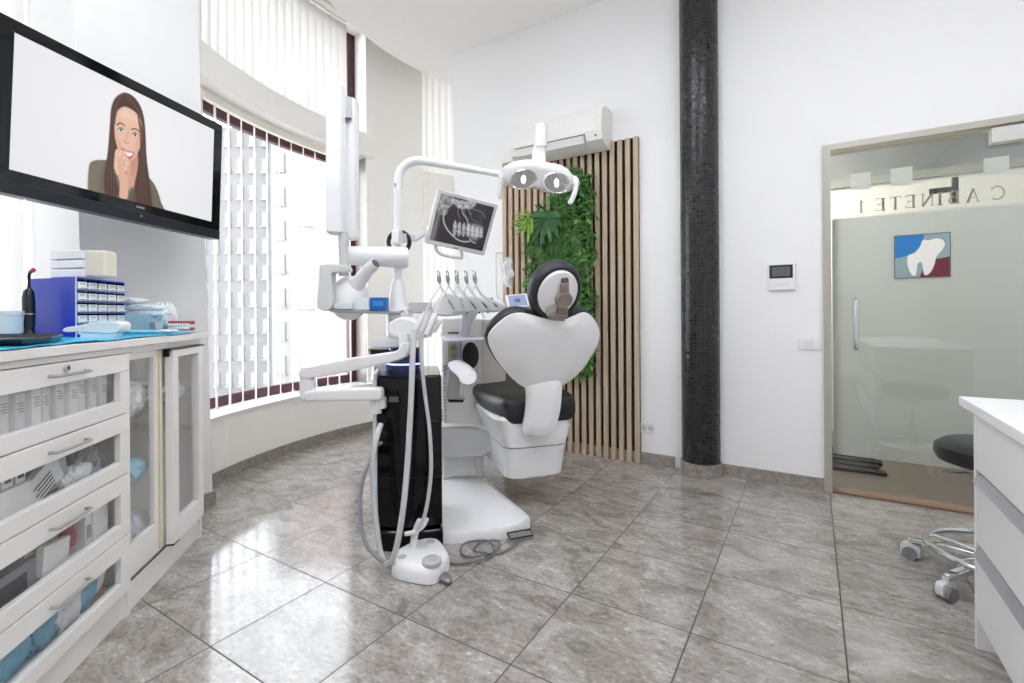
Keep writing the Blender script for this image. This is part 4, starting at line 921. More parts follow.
obj('blue_emblem', lg, mat('emblem_blue', '#7fa9cf', .5), DC)
# ================================================================== INSTRUMENT DELIVERY UNIT
DD = 2.72
du = thing('instrument_delivery_unit', 'white dentist delivery unit with five instruments on whip arms', 'delivery unit', tuple(at(470, 330, 2.9)))
obj('head', MB().prism(smoothpoly([at(x,y,DD) for x,y in ((431,306),(436,300),(442,294),(448,293),(470,295),(492,297.5),(504,303),(506,309),(498,312),(480,312.5),(462,314),(446,316.5),(436,314.5))], 3), FW*.22), WHITE, du, bevel=.015, seg=3)
obj('control_strip', MB().prism([at(x,y,DD-.004) for x,y in ((452,311.5),(492,309.5),(492,312),(452,314.5))], FW*.01), GREYP, du)
for x, y in ((467,313.2),(479,312.6),(488,312.2)): obj('tube_clip', MB().cyl(at(x,y,DD-.01), at(x,y,DD+.02), .006, 10), mat('clip_green', '#2c5a40', .5), du)
obj('support_bar', MB().obox(at(408,313,2.75), RR*.17, FW*.05, V3((0,0,.06))), mat('bar_grey', '#c5c6c7', .4), du, bevel=.008)
obj('neck', MB().loft([rrect(at(464,336,2.95), RR, FW, .03, .03, .01), rrect(at(466,325,2.93), RR, FW, .028, .03, .01), rrect(at(470,313,2.86), RR, FW, .045, .04, .01)]), WHITE, du, smooth=True)
obj('tray', MB().loft([[at(x,y+1.0,d) for x,y,d in ((446,341,2.6),(484,339.5,2.6),(484,338.5,2.95),(440,335.5,2.95))], [at(x,y-1.5,d) for x,y,d in ((446,341,2.6),(484,339.5,2.6),(484,338.5,2.95),(440,335.5,2.95))]]), mat('tray_lavender', '#c9cad6', .3), du, bevel=.004)
HG = mat('handpiece_steel', '#a8a9aa', .25, .7)
for k, x in enumerate((438.2, 447, 456.2, 465.5, 474)):
    g = obj('handpiece', MB().tube([at(x-1,271,DD-.06), at(x,273,DD-.07), at(x+.4,277,DD-.08), at(x+1,281.5,DD-.09), at(x+2,284,DD-.09)], [.006, .011, .010, .0085, .006], 12), HG, du, smooth=True)
    obj('grey_grip', MB().tube([at(x+.5,277,DD-.08), at(x+1,281,DD-.09)], .0115, 12), mat('grip_grey', '#6e6f70', .4), g, smooth=True)
    x2 = x+16+k*2.2; obj('whip_arm', MB().tube(spath([at(x+1,283,DD-.08), at(x+4,289,DD-.07), at(x+9,296,DD-.06), at(x2-2,304,DD-.04), at(x2+1,311,DD-.02)], 5), [.0055]*20+[.007], 10), WHITE2, g, smooth=True)
    obj('instrument_hose', MB().tube(spath([at(x+2,285,DD-.09), at(x-1,291,DD-.1), at(x+2,300,DD-.1), at(x+6,308,DD-.09), at(x+10,318,DD-.05)] if k > 1 else [at(x+2,285,DD-.09), at(x-3,294,DD-.2), at(x-9,304,DD-.32), at(x-14,316,2.28)], 5), .004, 8), mat('hose_pale', '#d3d3d2', .4), g, smooth=True)
for x0, y0, x1, y1 in ((449,300,454,309),(460,299,465,308),(470,300,476,309),(482,301,487,308),(491,298,497,307)):
    obj('parked_tip', MB().tube([at(x0,y0,DD-.03), at(x1,y1,DD-.03)], [.008, .005], 10), HG, du, smooth=True)
ts = thing('touch_display', 'small tilted touch display with bluish screen, beside the headrest', 'display', tuple(at(517,308,2.72)))
q4 = [at(x,y,d) for x,y,d in ((505.5,295,2.70),(527,293.2,2.74),(530,306.5,2.70),(507.5,308,2.66))]
nr4 = (q4[1]-q4[0]).cross(q4[3]-q4[0]).normalized(); nr4 = nr4 if nr4.dot(EYE-q4[0]) > 0 else -nr4
obj('frame', MB().prism(q4, -nr4*.02), WHITE, ts, bevel=.003)
c4 = sum(q4, V3())/4; obj('screen', MB().prism([c4+(p-c4)*.8+nr4*.001 for p in q4], nr4*.0006), mat('blue_screen', '#6d7896', .3, emit='#8490b4', estr=.35), ts)
obj('screen_line', MB().prism([c4+(p-c4)*.25+nr4*.0022 for p in q4], nr4*.0004), mat('blue_screen_dark', '#4d5875', .3), ts)
ds = obj('display_arm', MB().tube([at(500,311,2.8), at(510,309,2.74), at(517,306,2.70)], .012, 10), WHITE2, ts, smooth=True)
# bag of small instruments on a wire hook
wh = thing('hanging_rack', 'wire hook with a crumpled clear bag beside the slatted panel', 'rack', tuple(at(497,300,3.0)))
obj('wire', MB().tube(spath([at(498,300,3.0), at(496.3,290,3.0), at(496,270,3.0), at(496,256,3.0), at(497,253.3,3.0), at(503,253.2,3.0), at(505,255,3.0), at(505,262,3.0)], 5), .003, 8), STEEL, wh, smooth=True)
bgm = mat('clear_bag', '#f4f4f4', .15, alpha=.7, bump=.8, bscale=60.)
rn = random.Random(5); rgs = []
for i in range(9):
    t = i/8; cx_ = 507.5+1.5*math.sin(i*1.7); hw = (3.0+2.6*math.sin(math.pi*min(t*1.1,1)))
    rgs.append([at(cx_+hw*math.cos(a_)*(1+rn.uniform(-.18,.18)), 257+30*t, 3.0+.035*math.sin(a_)) for a_ in [2*math.pi*k/14 for k in range(14)]])
obj('bag', MB().loft(rgs), bgm, wh, smooth=False)
for i in range(5):
    obj('packet', MB().tube([at(505+i*1.6, 262+i*3, 2.985), at(506.5+i*1.4, 271+i*3, 2.985)], .008, 8), mat('packet_grey', '#9b9c9d', .4), wh)
# ================================================================== LEFT CABINET
A0 = V3((-2.596, 1.232, 0)); B0_ = V3((-1.913, .527, 0)); ud = (B0_-A0).normalized(); nd = V3((-ud.y, ud.x, 0))
if nd.dot(EYE-A0) < 0: nd = -nd
def K(u, w, z): return A0+ud*u-nd*w+V3((0,0,z))            # u along the front, w into the cabinet
def kb(mb, u0, u1, w0, w1, z0, z1): return mb.obox(K(u0, w0, z0), ud*(u1-u0), -nd*(w1-w0), V3((0,0,z1-z0)))
CT = 1.02; UE = 1.62; DPT = .47
cabg = thing('storage_cabinet', 'long white cabinet with glass-fronted drawers and glass doors along the left side', 'cabinet', tuple(K(.8, .2, 0)))
# carcass: ends, back, bottom, dividers, rails
c = MB()
for u in (.0, .635, UE-.02): kb(c, u, u+.02, .0 if u < .1 else .0, DPT, .0, .99)
kb(c, 0, UE, DPT-.012, DPT, .08, .99); kb(c, .0, UE, .0, DPT, .105, .12); kb(c, .02, UE, .012, .03, .0, .105); kb(c, .02, .635, -.004, .03, .965, .99)
kb(c, .655, UE-.02, -.014, .02, .972, .99)
for z in (.756, .54, .318): kb(c, .655, UE-.02, .03, DPT-.02, z-.008, z)
obj('carcass', c, CABW, cabg, bevel=.0015, seg=1)
c = MB(); kb(c, .02, .635, .016, DPT-.02, .12, .128); obj('shelf_base', c, CABW, cabg)
for z in (.42, .69):
    c = MB(); kb(c, .03, .63, .07, DPT-.02, z, z+.006); obj('glass_shelf', c, GLASSC, cabg)
c = MB(); kb(c, .645, .668, -.004, .01, .11, .972); obj('stile', c, CABW, cabg, bevel=.001, seg=1)
def frame(mb, u0, u1, z0, z1, gu0, gu1, gz0, gz1, w0, w1):
    kb(mb, u0, u1, w0, w1, z0, gz0); kb(mb, u0, u1, w0, w1, gz1, z1); kb(mb, u0, gu0, w0, w1, gz0, gz1); kb(mb, gu1, u1, w0, w1, gz0, gz1)
# four drawers
zt = [.969, .753, .537, .315, .108]
for i in range(4):
    z1, z0 = zt[i], zt[i+1]+.004; g1, g0 = z1-.062, z0+.048
    m_ = MB(); frame(m_, .676, UE-.02, z0, z1, .730, UE-.06, g0, g1, -.018, .004)
    d = obj('drawer', m_, CABW, cabg, bevel=.0025)
    g = MB(); kb(g, .724, UE-.054, -.004, -.0005, g0-.006, g1+.006); obj('glass_front', g, GLASSC, d)
    g = MB(); kb(g, .68, UE-.04, .02, DPT-.03, z0-.0+.012, z0+.016); obj('drawer_bottom', g, CABW, d)
    hz = z1-.034; hp_ = [K(.925, -.018, hz), K(.928, -.036, hz), K(.94, -.040, hz), K(1.0, -.041, hz), K(1.065, -.040, hz), K(1.078, -.036, hz), K(1.08, -.018, hz)]
    h = MB(); h.tube(spath(hp_, 4), .0045, 10); obj('handle', h, STEEL, d, smooth=True)
lk = obj('lock', MB().cyl(K(1.01, -.018, .952), K(1.01, -.026, .952), .0095, 24), CHROME, cabg, smooth=True)
obj('key_slot', MB().cyl(K(1.01, -.0262, .952), K(1.01, -.0268, .952), .006, 20).obox(K(1.009, -.0275, .947), ud*.002, nd*.001, V3((0,0,.010))), DSTEEL, lk)
# rear sliding door and front sliding door
m_ = MB(); frame(m_, .365, .643, .125, .965, .433, .628, .245, .938, .012, .032); d = obj('sliding_door', m_, CABW, cabg, bevel=.002)
g = MB(); kb(g, .430, .631, .020, .024, .24, .942); obj('glass_pane', g, GLASSC, d)
g = MB(); kb(g, .392, .402, .006, .0115, .13, .96); obj('edge_strip', g, mat('cream_strip', '#e3cfa6', .5), d, label='cream edge strip')
m_ = MB(); frame(m_, .045, .355, .125, .957, .095, .305, .215, .925, -.026, .006); d = obj('sliding_door', m_, CABW, cabg, bevel=.002)
g = MB(); kb(g, .090, .310, -.012, -.008, .21, .93); obj('glass_pane', g, GLASSC, d)
g = MB(); kb(g, .03, .375, -.028, -.0, .957, .963); kb(g, .358, .370, -.014, .006, .93, .963); obj('top_track', g, BLACKP, d)
g = MB(); kb(g, .30, .355, -.024, .0, .118, .125); obj('roller', g, BLACKP, d)
g = MB(); kb(g, .02, .64, -.0, .010, .118, .1225); obj('bottom_track', g, DSTEEL, cabg)
# worktop
w = MB(); kb(w, -.02, UE+.02, -.03, DPT+.005, .992, CT)
tag(obj('worktop', w, mat('worktop_white', '#eceae7', .4), bevel=.003), 'white worktop lying along the left glass-fronted cabinet', 'worktop')
# blue protective sheet with wrinkles
sh = MB(); nU, nW = 90, 26; rnn = vnoise
U_, V_ = np.meshgrid(np.linspace(0, 1, nU+1), np.linspace(0, 1, nW+1)); hn = .5*vnoise(U_, V_, 22, 7, 11)+.35*vnoise(U_, V_, 50, 16, 12)+.15*vnoise(U_, V_, 90, 26, 13)
vs = []
for j in range(nW+1):
    for i in range(nU+1):
        u = .03+(UE-.03)*i/nU; wv = -.024+.445*j/nW+.008*math.sin(u*14)*(1-j/nW)
        vs.append(K(u, wv, CT+.0015+.008*float(hn[j, i])**1.5))
sh.add(vs, [(j*(nU+1)+i, j*(nU+1)+i+1, (j+1)*(nU+1)+i+1, (j+1)*(nU+1)+i) for j in range(nW) for i in range(nU)])
o = obj('protective_sheet', sh, mat('cyan_sheet', '#35b4dc', .35), smooth=True); sd = o.modifiers.new('thick', 'SOLIDIFY'); sd.thickness = .0012; sd.offset = 1
tag(o, 'wrinkled cyan plastic sheet spread over the left worktop', 'sheet')
CTS = CT+.004
def ob(x, y, d, z=CTS):
    p = at(x, y, d); p.z = z; return p
def side(a, b, dep):   # vector pushing away from the viewer, perpendicular to a-b
    q = V3((b-a)); q.z = 0; n_ = V3((-q.y, q.x, 0)).normalized(); return n_*dep if n_.dot(FW) > 0 else -n_*dep
# blue drawer organiser
q1, q2 = ob(75, 333, 1.85), ob(125, 330, 2.18); q0 = ob(31, 333, 1.93); OH = .232
ex, ey = q2-q1, q0-q1; exn, eyn = ex.normalized(), ey.normalized(); W_ = ex.length; 
org = thing('drawer_organiser', 'cobalt blue organiser box with rows of small clear drawers on the left worktop', 'organiser', tuple((q0+q2)/2))
BLUE = mat('cobalt_plastic', '#1538b4', .35, spec=.2)
up3 = V3((0,0,1)); fo = exn.cross(up3); fo = fo if fo.dot(q0-q1) < 0 else -fo       # outward of the drawer face
m_ = MB(); t_ = .006
m_.obox(q1, ey, exn*t_, up3*OH); m_.obox(q2-exn*t_, ey, exn*t_, up3*OH); m_.obox(q1+exn*t_, ey, exn*(W_-2*t_), up3*t_); m_.obox(q1+up3*(OH-t_)+exn*t_, ey, exn*(W_-2*t_), up3*t_); m_.obox(q1+ey-eyn*t_+exn*t_+up3*t_, eyn*t_, exn*(W_-2*t_), up3*(OH-2*t_))
body = obj('case', m_, BLUE, org, bevel=.0015, seg=2)
m_ = MB(); cw = (W_-2*t_)/5; rh = (OH-2*t_)/5
for i in range(1, 5): m_.obox(q1+exn*t_+up3*(t_+rh*i-.003)+fo*.003, exn*(W_-2*t_), ey*.9, up3*.006)
for j in range(1, 5): m_.obox(q1+exn*(t_+cw*j-.001)+up3*t_+eyn*.01, exn*.002, ey*.8, up3*(OH-2*t_))
obj('dividers', m_, mat('divider_purple', '#3d3a86', .4), org)
m_ = MB(); m_.obox(q1+fo*.001, exn*.004, fo*.004, up3*OH); m_.obox(q1+fo*.001+up3*OH, exn*W_, fo*.006, up3*.003); obj('pale_edge', m_, mat('edge_lilac', '#c9c9e6', .4), org)
CLP = mat('clear_drawer', '#e4e6ea', .15)
for i in range(5):
    for j in range(5):
        p = q1+exn*(t_+cw*j+.004)+up3*(t_+rh*i+.004)
        dm = MB(); dm.loft([rrect(p+exn*(cw-.008)/2+up3*(rh-.014)/2+eyn*.03, exn, up3, (cw-.010)/2, (rh-.014)/2, .003, 2), rrect(p+exn*(cw-.008)/2+up3*(rh-.014)/2+fo*.004, exn, up3, (cw-.010)/2, (rh-.014)/2, .004, 2)])
        d = obj('small_drawer', dm, CLP, org); 
        lp_ = MB(); lp_.prism([p+exn*.003+up3*.002+fo*.004, p+exn*(cw-.011)+up3*.002+fo*.004, p+exn*(cw-.016)+up3*.006+fo*.016, p+exn*.008+up3*.006+fo*.016], up3*.003); obj('pull_lip', lp_, mat('clear_lip', '#f4f5f6', .15), d)
        ms = MB(); ms.obox(p+exn*(cw*.2)+up3*(rh*.42)+fo*.0042, exn*cw*.5, fo*.001, up3*rh*.2); obj('drawer_contents', ms, mat('drawer_shade', ['#b3b5b8', '#a5b4b9', '#c2bfba'][(i+j)%3], .5), d)
OT = CTS+OH+.006
# boxes on top of the organiser
def stackbox(name, label, cat, xa, ya_d, xb, yb_d, z0, z1, dep, m, bev=.004, grp=None, parent=None, lab=None):
    a, b = at(xa, 300, ya_d), at(xb, 300, yb_d); a.z = b.z = z0
    o = obj(name, MB().obox(a, b-a, side(a, b, dep), up3*(z1-z0)), m, parent, bevel=bev, label=lab)
    if parent is None: tag(o, label, cat, grp)
    return o
CREAM = mat('cream_plastic', '#e6dfcc', .4)
stackbox('storage_tub', 'cream lidded plastic tub on the blue organiser, right of the clear trays', 'tub', 83, 1.93, 106, 1.94, OT, OT+.108, .07, CREAM, .01)
TR = mat('translucent_white', '#eeeef0', .25)
for k, (z0, z1) in enumerate(((0, .03), (.033, .063), (.066, .098))):
    stackbox('clear_tray', ('lowest', 'middle', 'topmost')[k]+' of three translucent white trays stacked on the blue organiser', 'tray', 50, 1.96, 82, 1.92, OT+z0*1.1, OT+z1*1.1, .10, TR, .004)
# black electric toothbrush-like polisher
tb = thing('polishing_handpiece', 'black upright cordless handpiece with pink tip left of the blue organiser', 'handpiece', tuple(ob(29, 333, 1.84)))
p0 = ob(29.5, 333, 1.84)
def zz(y, d=1.84): return (CTS + (333-y)*d/F)
def tp_(x, y): q = at(x, y, 1.84); return q
obj('stand', MB().lathe((p0.x, p0.y, CTS), [(.030, 0), (.030, .008), (.016, .022), (.013, .03)]), BLACKP, tb, smooth=True)
obj('body', MB().tube([tp_(29.5,330), tp_(29.2,324), tp_(28.8,312), tp_(28.5,298), tp_(28.7,291), tp_(28.9,288)], [.014, .0175, .0185, .0185, .015, .007], 20), mat('matt_black', '#1c1e21', .35), tb, smooth=True)
obj('ring', MB().tube([tp_(28.9,314.4), tp_(28.9,313.4)], .0188, 20), STEEL, tb, smooth=True)
obj('neck', MB().tube([tp_(28.9,288), tp_(28.9,283), tp_(28.8,275), tp_(30.5,272)], [.006, .005, .0055, .005], 12), BLACKP, tb, smooth=True)
obj('pink_tip', MB().tube([tp_(30,272.3), tp_(34,269.6)], [.006, .008], 12), mat('pink_tip', '#c23a62', .4), tb, smooth=True)
# black tray at the left end
bt_ = MB(); P_ = [ob(-40, 340, 1.22, CTS+.004), ob(22, 338, 1.30, CTS+.004), ob(52, 338, 1.42, CTS+.004), ob(63, 334, 1.58, CTS+.004), ob(60, 332, 1.70, CTS+.004), ob(-20, 332, 1.66, CTS+.004)]
cc = sum(P_, V3())/6; bt_.loft([[p+(cc-p)*.08 for p in P_], [p+up3*.014 for p in P_], [p+up3*.018 for p in P_], [p+(cc-p)*.05+up3*.018 for p in P_], [p+(cc-p)*.1+up3*.005 for p in P_]])
tag(obj('black_tray', bt_, mat('tray_black', '#20272c', .3)), 'shallow black tray at the near end of the left worktop', 'tray')
# clear containers behind the tray
for k, (xa, xb, d, hgt_, lab) in enumerate(((-6, 20, 1.80, .085, 'pale blurred clear container standing left of the black handpiece'), (4, 30, 1.95, .05, 'low clear dish behind the black tray at the left edge'))):
    a = ob((xa+xb)/2, 333, d); r_ = (xb-xa)/2*d/F
    o = obj('clear_container', MB().lathe((a.x, a.y, CTS+.017*(1-k)), [(r_*.8, 0), (r_*.9, .004), (r_, hgt_*.8), (r_*1.04, hgt_*.82), (r_*1.04, hgt_), (r_*.5, hgt_+.002)]), mat('frosted_clear', '#dfe5e8', .2, alpha=.75), smooth=True); tag(o, lab, 'container')
# white curing gun lying on a box
gx = thing('impression_gun', 'white gun-shaped dispenser lying in front of the blue organiser', 'dispenser', tuple(ob(92, 338, 1.72)))
GD = 1.72
obj('barrel', MB().prism(smoothpoly([at(x,y,GD) for x,y in ((62,330.5),(66,327.3),(76,326),(90,323),(104,321.8),(116,321.7),(120,324.5),(119,330.5),(112,333.5),(95,333),(80,331.8),(66,332.2))],3), FW*.05), WHITE, gx, bevel=.008, seg=3)
obj('grip_base', MB().prism([at(x,y,GD+.004) for x,y in ((80,331),(113,331),(113.5,338.8),(79,339.5))], FW*.045), mat('pale_white', '#e3eef2', .4), gx, bevel=.004)
# pile of packs
bl_basket = MB(); a, b = ob(124.5, 332, 2.2), ob(154, 331, 2.3); sdv_ = side(a, b, .13)
bl_basket.obox(a, b-a, sdv_, up3*.088)
bk = thing('mesh_basket', 'pale blue ribbed basket right of the blue organiser', 'basket', tuple((a+b)/2)); obj('basket_body', bl_basket, mat('pale_blue', '#a9c8d2', .4), bk, bevel=.005)
rb = MB(); 
for i in range(16): rb.obox(a+(b-a)*((i+.3)/16)-sdv_*.01, (b-a)*.025, sdv_*.008, up3*.085)
obj('ribs', rb, mat('pale_blue_rib', '#8fb3c2', .4), bk)
def crumple(name, label, cat, C_, ax, ay, az, m, seed, amp=.2, parent=None, grp=None, n=20):
    rn_ = random.Random(seed); ph = [rn_.uniform(0, 6.28) for _ in range(9)]; mb = MB(); rings = []
    for i in range(n+1):
        a_ = -math.pi/2+math.pi*i/n; cr_, s2 = max(math.cos(a_), 1e-3)**.55, math.sin(a_); ring = []
        for k in range(n*2):
            t = 2*math.pi*k/(n*2); nz = math.sin(5*t+ph[0]+3*s2)*.5+math.sin(11*t+ph[1]-6*s2)*.35+math.sin(17*t+9*s2+ph[2])*.3+rn_.uniform(-.2, .2)
            f_ = 1+amp*nz*.5; sg = lambda v: math.copysign(abs(v)**.7, v)
            ring.append(V3(C_)+ax*(sg(math.cos(t))*cr_*f_)+ay*(sg(math.sin(t))*cr_*f_)+az*(s2*(1+amp*.4*math.sin(7*t+ph[3]))))
        rings.append(ring)
    mb.loft(rings); o = obj(name, mb, m, parent)
    if parent is None: tag(o, label, cat, grp)
    return o
GZ = mat('gauze_white', '#edf1f1', .7, bump=.4, bscale=200.); FILM = mat('film_wrap', '#e7eef0', .18, bump=.5, bscale=80.)
c0 = at(147, 312, 2.33)
for k, (x, y, rx, rz, lab) in enumerate(((147, 309.5, .105, .020, 'film-wrapped white gauze pack on the basket, topmost wide one'), (150, 315, .10, .018, 'film-wrapped gauze pack directly on the pale blue basket'), (134, 302.5, .05, .016, 'small white roll lying on top of the gauze packs'))):
    crumple('gauze_pack', lab, 'gauze pack', at(x, y-1.5, 2.34), RR*rx, FW*.06, up3*rz, FILM if k < 2 else GZ, 20+k, .12)
crumple('cotton_bag', 'bulging clear bag of white cotton rolls right of the basket', 'bag', at(164, 318, 2.36)+V3((0,0,.012)), RR*.045, FW*.05, up3*.062, FILM, 31, .18)
stackbox('grey_box', 'small grey box between basket and dental model', 'box', 155, 2.22, 163, 2.25, CTS, CTS+.052, .05, mat('grey_card', '#b9bbc0', .5), .002)
# dental model, upper and lower row
dmod = thing('dental_model', 'dental arch model with dark pink gums at the far end of the worktop', 'dental model', tuple(ob(178, 331, 2.34)))
GUM = mat('gum_pink', '#a8455c', .35)
for nm, yb, yt in (('lower_gum', 330.8, 327.5), ('upper_gum', 324.8, 321)):
    a, b = at(167.5, yb, 2.33), at(189.5, yb-.2, 2.36); obj(nm, MB().obox(a, b-a, FW*.045, up3*((yb-yt)*2.33/F)), GUM, dmod, bevel=.005)
for i in range(8):
    for yy, nm in ((329.4, 'tooth'), (325.9, 'tooth')):
        q = at(169+i*2.7, yy-1, 2.325); obj(nm, MB().ell(q, RR*.0062, FW*.008, up3*.008, 10, 6), mat('tooth_white', '#efece4', .25), dmod, smooth=True)
obj('hinge_block', MB().obox(at(163,331.5,2.35), RR*.02, FW*.05, up3*.03), WHITE2, dmod, bevel=.003)
# flat packs in front
for k, (x0, x1, y, d, m_, lab) in enumerate(((120, 160, 333.6, 2.10, mat('pack_cyan', '#8fd0e4', .3), 'flat blue-white sterile pouch on the cyan sheet'), (158, 176, 332.6, 2.18, WHITE, 'small white pouch on the cyan sheet beside the dental model'))):
    crumple('sterile_pouch', lab, 'pouch', ob((x0+x1)/2, y, d, CTS+.013), RR*((x1-x0)/2*d/F), FW*.035, up3*.007, m_, 40+k, .1)
# ------------------------------------------------ contents of the drawers
def kbox(name, label, cat, u0, u1, w0, w1, z0, z1, m, grp=None, tilt=0, bev=.0015):
    mb = MB(); kb(mb, u0, u1, w0, w1, z0, z1)
    if tilt:
        cz = K((u0+u1)/2, (w0+w1)/2, z0); R3 = Matrix.Rotation(tilt, 3, nd); zmin0 = z0
        mb.v = [cz+R3@(p-cz) for p in mb.v]; dz = z0-min(p.z for p in mb.v); mb.v = [p+V3((0,0,dz)) for p in mb.v]
    t = thing(name, label, cat, tuple(K((u0+u1)/2, w0, z0)), grp); o = obj('carton', mb, m, t, bevel=bev); return t
CARD = mat('carton_white', '#f1f1f1', .5); PRT = mat('print_grey', '#a8abb0', .6); PRB = mat('print_pale_blue', '#a9d3e2', .5)
def decal(t, u0, u1, w, z0, z1, m, nm='print'): mb = MB(); kb(mb, u0, u1, w-.0008, w, z0, z1); return obj(nm, mb, m, t)
zb = zt[1]+.022
edges = [.715, .752, .79, .83, .87, .912, .955, .99, 1.03, 1.07, 1.11, 1.15, 1.19, 1.23]
ordn = ['first', 'second', 'third', 'fourth', 'fifth', 'sixth', 'seventh', 'eighth', 'ninth', 'tenth', 'eleventh', 'twelfth', 'thirteenth']
for i in range(13):
    u0, u1 = edges[i]+.002, edges[i+1]-.002; hh = .128+.01*((i*7) % 3)/2; w0 = .03+.012*((i*5) % 4)
    t = kbox('product_box', ordn[i]+' white carton from the right in the row inside the top glass drawer', 'box', u0, u1, w0, w0+.12, zb, zb+hh, CARD, 'cartons in the top drawer', 0)
    for k in range(4): decal(t, u0+.006, u1-.006-.006*(k % 2), w0, zb+hh-.040-.008*k, zb+hh-.037-.008*k, PRT)
    decal(t, u0, u1, w0, zb+hh-.012, zb+hh-.009, PRB, 'stripe')
# drawer 2
zb = zt[2]+.022
kbox('supply_box', 'plain white box lying at the left of the second glass drawer', 'box', 1.05, 1.22, .03, .22, zb, zb+.085, CARD)
for k in range(3):
    t = kbox('slim_box', ('left', 'middle', 'right')[2-k]+' of three slim white boxes standing on the white box in the second drawer', 'box', 1.075+k*.045, 1.112+k*.045, .04, .09, zb+.087, zb+.145, CARD, 'slim boxes in the second drawer')
    decal(t, 1.083+k*.045, 1.104+k*.045, .04, zb+.10, zb+.135, mat('print_dark', '#565a62', .6))
kbox('supply_box', 'small pale blue box at the far right of the second glass drawer', 'box', .72, .765, .05, .12, zb, zb+.05, mat('box_pale_blue', '#b9cfdb', .5))
crumple('plastic_bag', 'white folded bag lying low in the centre of the second glass drawer', 'bag', K(.87, .05, zb+.035), ud*.075, nd*.03, up3*.03, mat('bag_white', '#e6e9ec', .3, bump=.5, bscale=70.), 57, .22)
t = kbox('printed_packet', 'white printed packet tilted in the middle of the second glass drawer', 'packet', .93, 1.05, .03, .05, zb+.0, zb+.085, mat('paper_white', '#e3e6ea', .5), None, .5)
for k in range(5): 
    mb = MB(); kb(mb, .955+.0*k, 1.03-.01*(k%2), .0285, .0293, zb+.03+.012*k, zb+.034+.012*k); cz = K(.99, .04, zb); R3 = Matrix.Rotation(.5, 3, nd); mb.v = [cz+R3@(p-cz) for p in mb.v]; obj('print', mb, mat('print_dark', '#565a62', .6), t)
crumple('plastic_bag', 'crumpled pale bag in the middle of the second glass drawer', 'bag', K(.90, .12, zb+.075), ud*.085, nd*.06, up3*.062, mat('bag_pale', '#d5dbe3', .3, bump=.5, bscale=70.), 51, .22)
crumple('plastic_bag', 'clear bag with dark contents at the right of the second glass drawer', 'bag', K(.80, .09, zb+.072), ud*.065, nd*.06, up3*.062, mat('bag_grey', '#8f9496', .3, bump=.5, bscale=70.), 52, .25)
crumple('plastic_bag', 'blue-grey folded bag behind the others in the second glass drawer', 'bag', K(.84, .28, zb+.08), ud*.10, nd*.06, up3*.07, mat('bag_blue', '#9fb9cc', .4, bump=.5, bscale=70.), 53, .2)
# drawer 3
zb = zt[3]+.022
kbox('supply_box', 'large white box at the right of the third glass drawer', 'box', .715, .80, .03, .22, zb, zb+.135, CARD)
t = kbox('supply_box', 'white box with grey print beside the pink bag in the third glass drawer', 'box', .805, .84, .03, .2, zb, zb+.12, CARD); decal(t, .81, .834, .03, zb+.03, zb+.075, PRT)
crumple('pink_bag', 'crumpled dark pink bag in the third glass drawer', 'bag', K(.885, .09, zb+.066), ud*.036, nd*.05, up3*.062, mat('bag_pink', '#a5475e', .3, bump=.5, bscale=90.), 54, .2)
kbox('paper_stack', 'stack of printed papers leaning in the third glass drawer', 'papers', .95, 1.08, .05, .2, zb, zb+.11, mat('paper_green', '#b9b7a3', .7, noise=.3, nscale=60.), None, -.18)
kbox('supply_box', 'white box in front of the papers in the third glass drawer', 'box', .93, 1.04, .025, .045, zb, zb+.085, CARD, None, -.12)
t = kbox('grey_box', 'grey box with dark panel at the left of the third glass drawer', 'box', 1.055, 1.25, .03, .2, zb, zb+.085, mat('box_grey', '#85878f', .5)); decal(t, 1.09, 1.25, .03, zb, zb+.06, mat('box_dark', '#2b2e38', .5), 'dark_panel')
# drawer 4
zb = zt[4]+.022
DR = mat('drape_blue', '#6fa9c4', .6, bump=.5, bscale=40.); DR2 = mat('drape_pale', '#d9dde0', .5, bump=.5, bscale=40.)
for k, (u, w_, z, a_, c2, m_, lab) in enumerate(((.76, .10, .075, .05, .06, DR2, 'white crumpled drape at the right of the lowest glass drawer'), (.84, .09, .055, .06, .05, DR, 'blue crumpled drape right of centre in the lowest glass drawer'), (.93, .08, .062, .06, .055, DR2, 'white crumpled drape in the middle of the lowest glass drawer'), (1.02, .09, .055, .07, .05, DR, 'blue crumpled drape left of centre in the lowest glass drawer'), (1.15, .09, .055, .08, .05, DR, 'blue crumpled drape at the left of the lowest glass drawer'), (.90, .22, .07, .16, .06, mat('drape_dark', '#4f6f80', .6), 'dark blue drape at the back of the lowest glass drawer'))):
    crumple('surgical_drape', lab, 'drape', K(u, w_-.028, zb+z+.012), ud*a_, nd*.042, up3*c2*1.25, m_, 60+k, .34, grp='drapes in the lowest drawer')
kbox('cardboard_piece', 'brown cardboard box at the bottom right of the lowest glass drawer', 'box', .72, .82, .04, .06, zb-.004, zb+.022, mat('cardboard', '#a58a62', .7))
# glass-door compartment
for k, (u, z, a_, c2, m_, lab) in enumerate(((.535, .765, .085, .065, GZ, 'heap of white masks on the upper shelf behind the left glass door'), (.53, .475, .085, .045, mat('pack_cyan2', '#a9d6e4', .4), 'pale blue pile on the middle shelf behind the left glass door'), (.50, .21, .08, .075, DR2, 'pale pile of packets at the bottom behind the left glass door'), (.2, .745, .10, .045, GZ, 'small white heap on the upper shelf behind the right glass door'))):
    crumple('supply_pile', lab, 'supplies', K(u-.09, .12, z), ud*a_, nd*.065, up3*c2, m_, 80+k, .3)
kbox('grey_box', 'grey box on the cabinet floor behind the left glass door', 'box', .57, .62, .06, .25, .13, .31, mat('box_mid', '#8d8f90', .5))
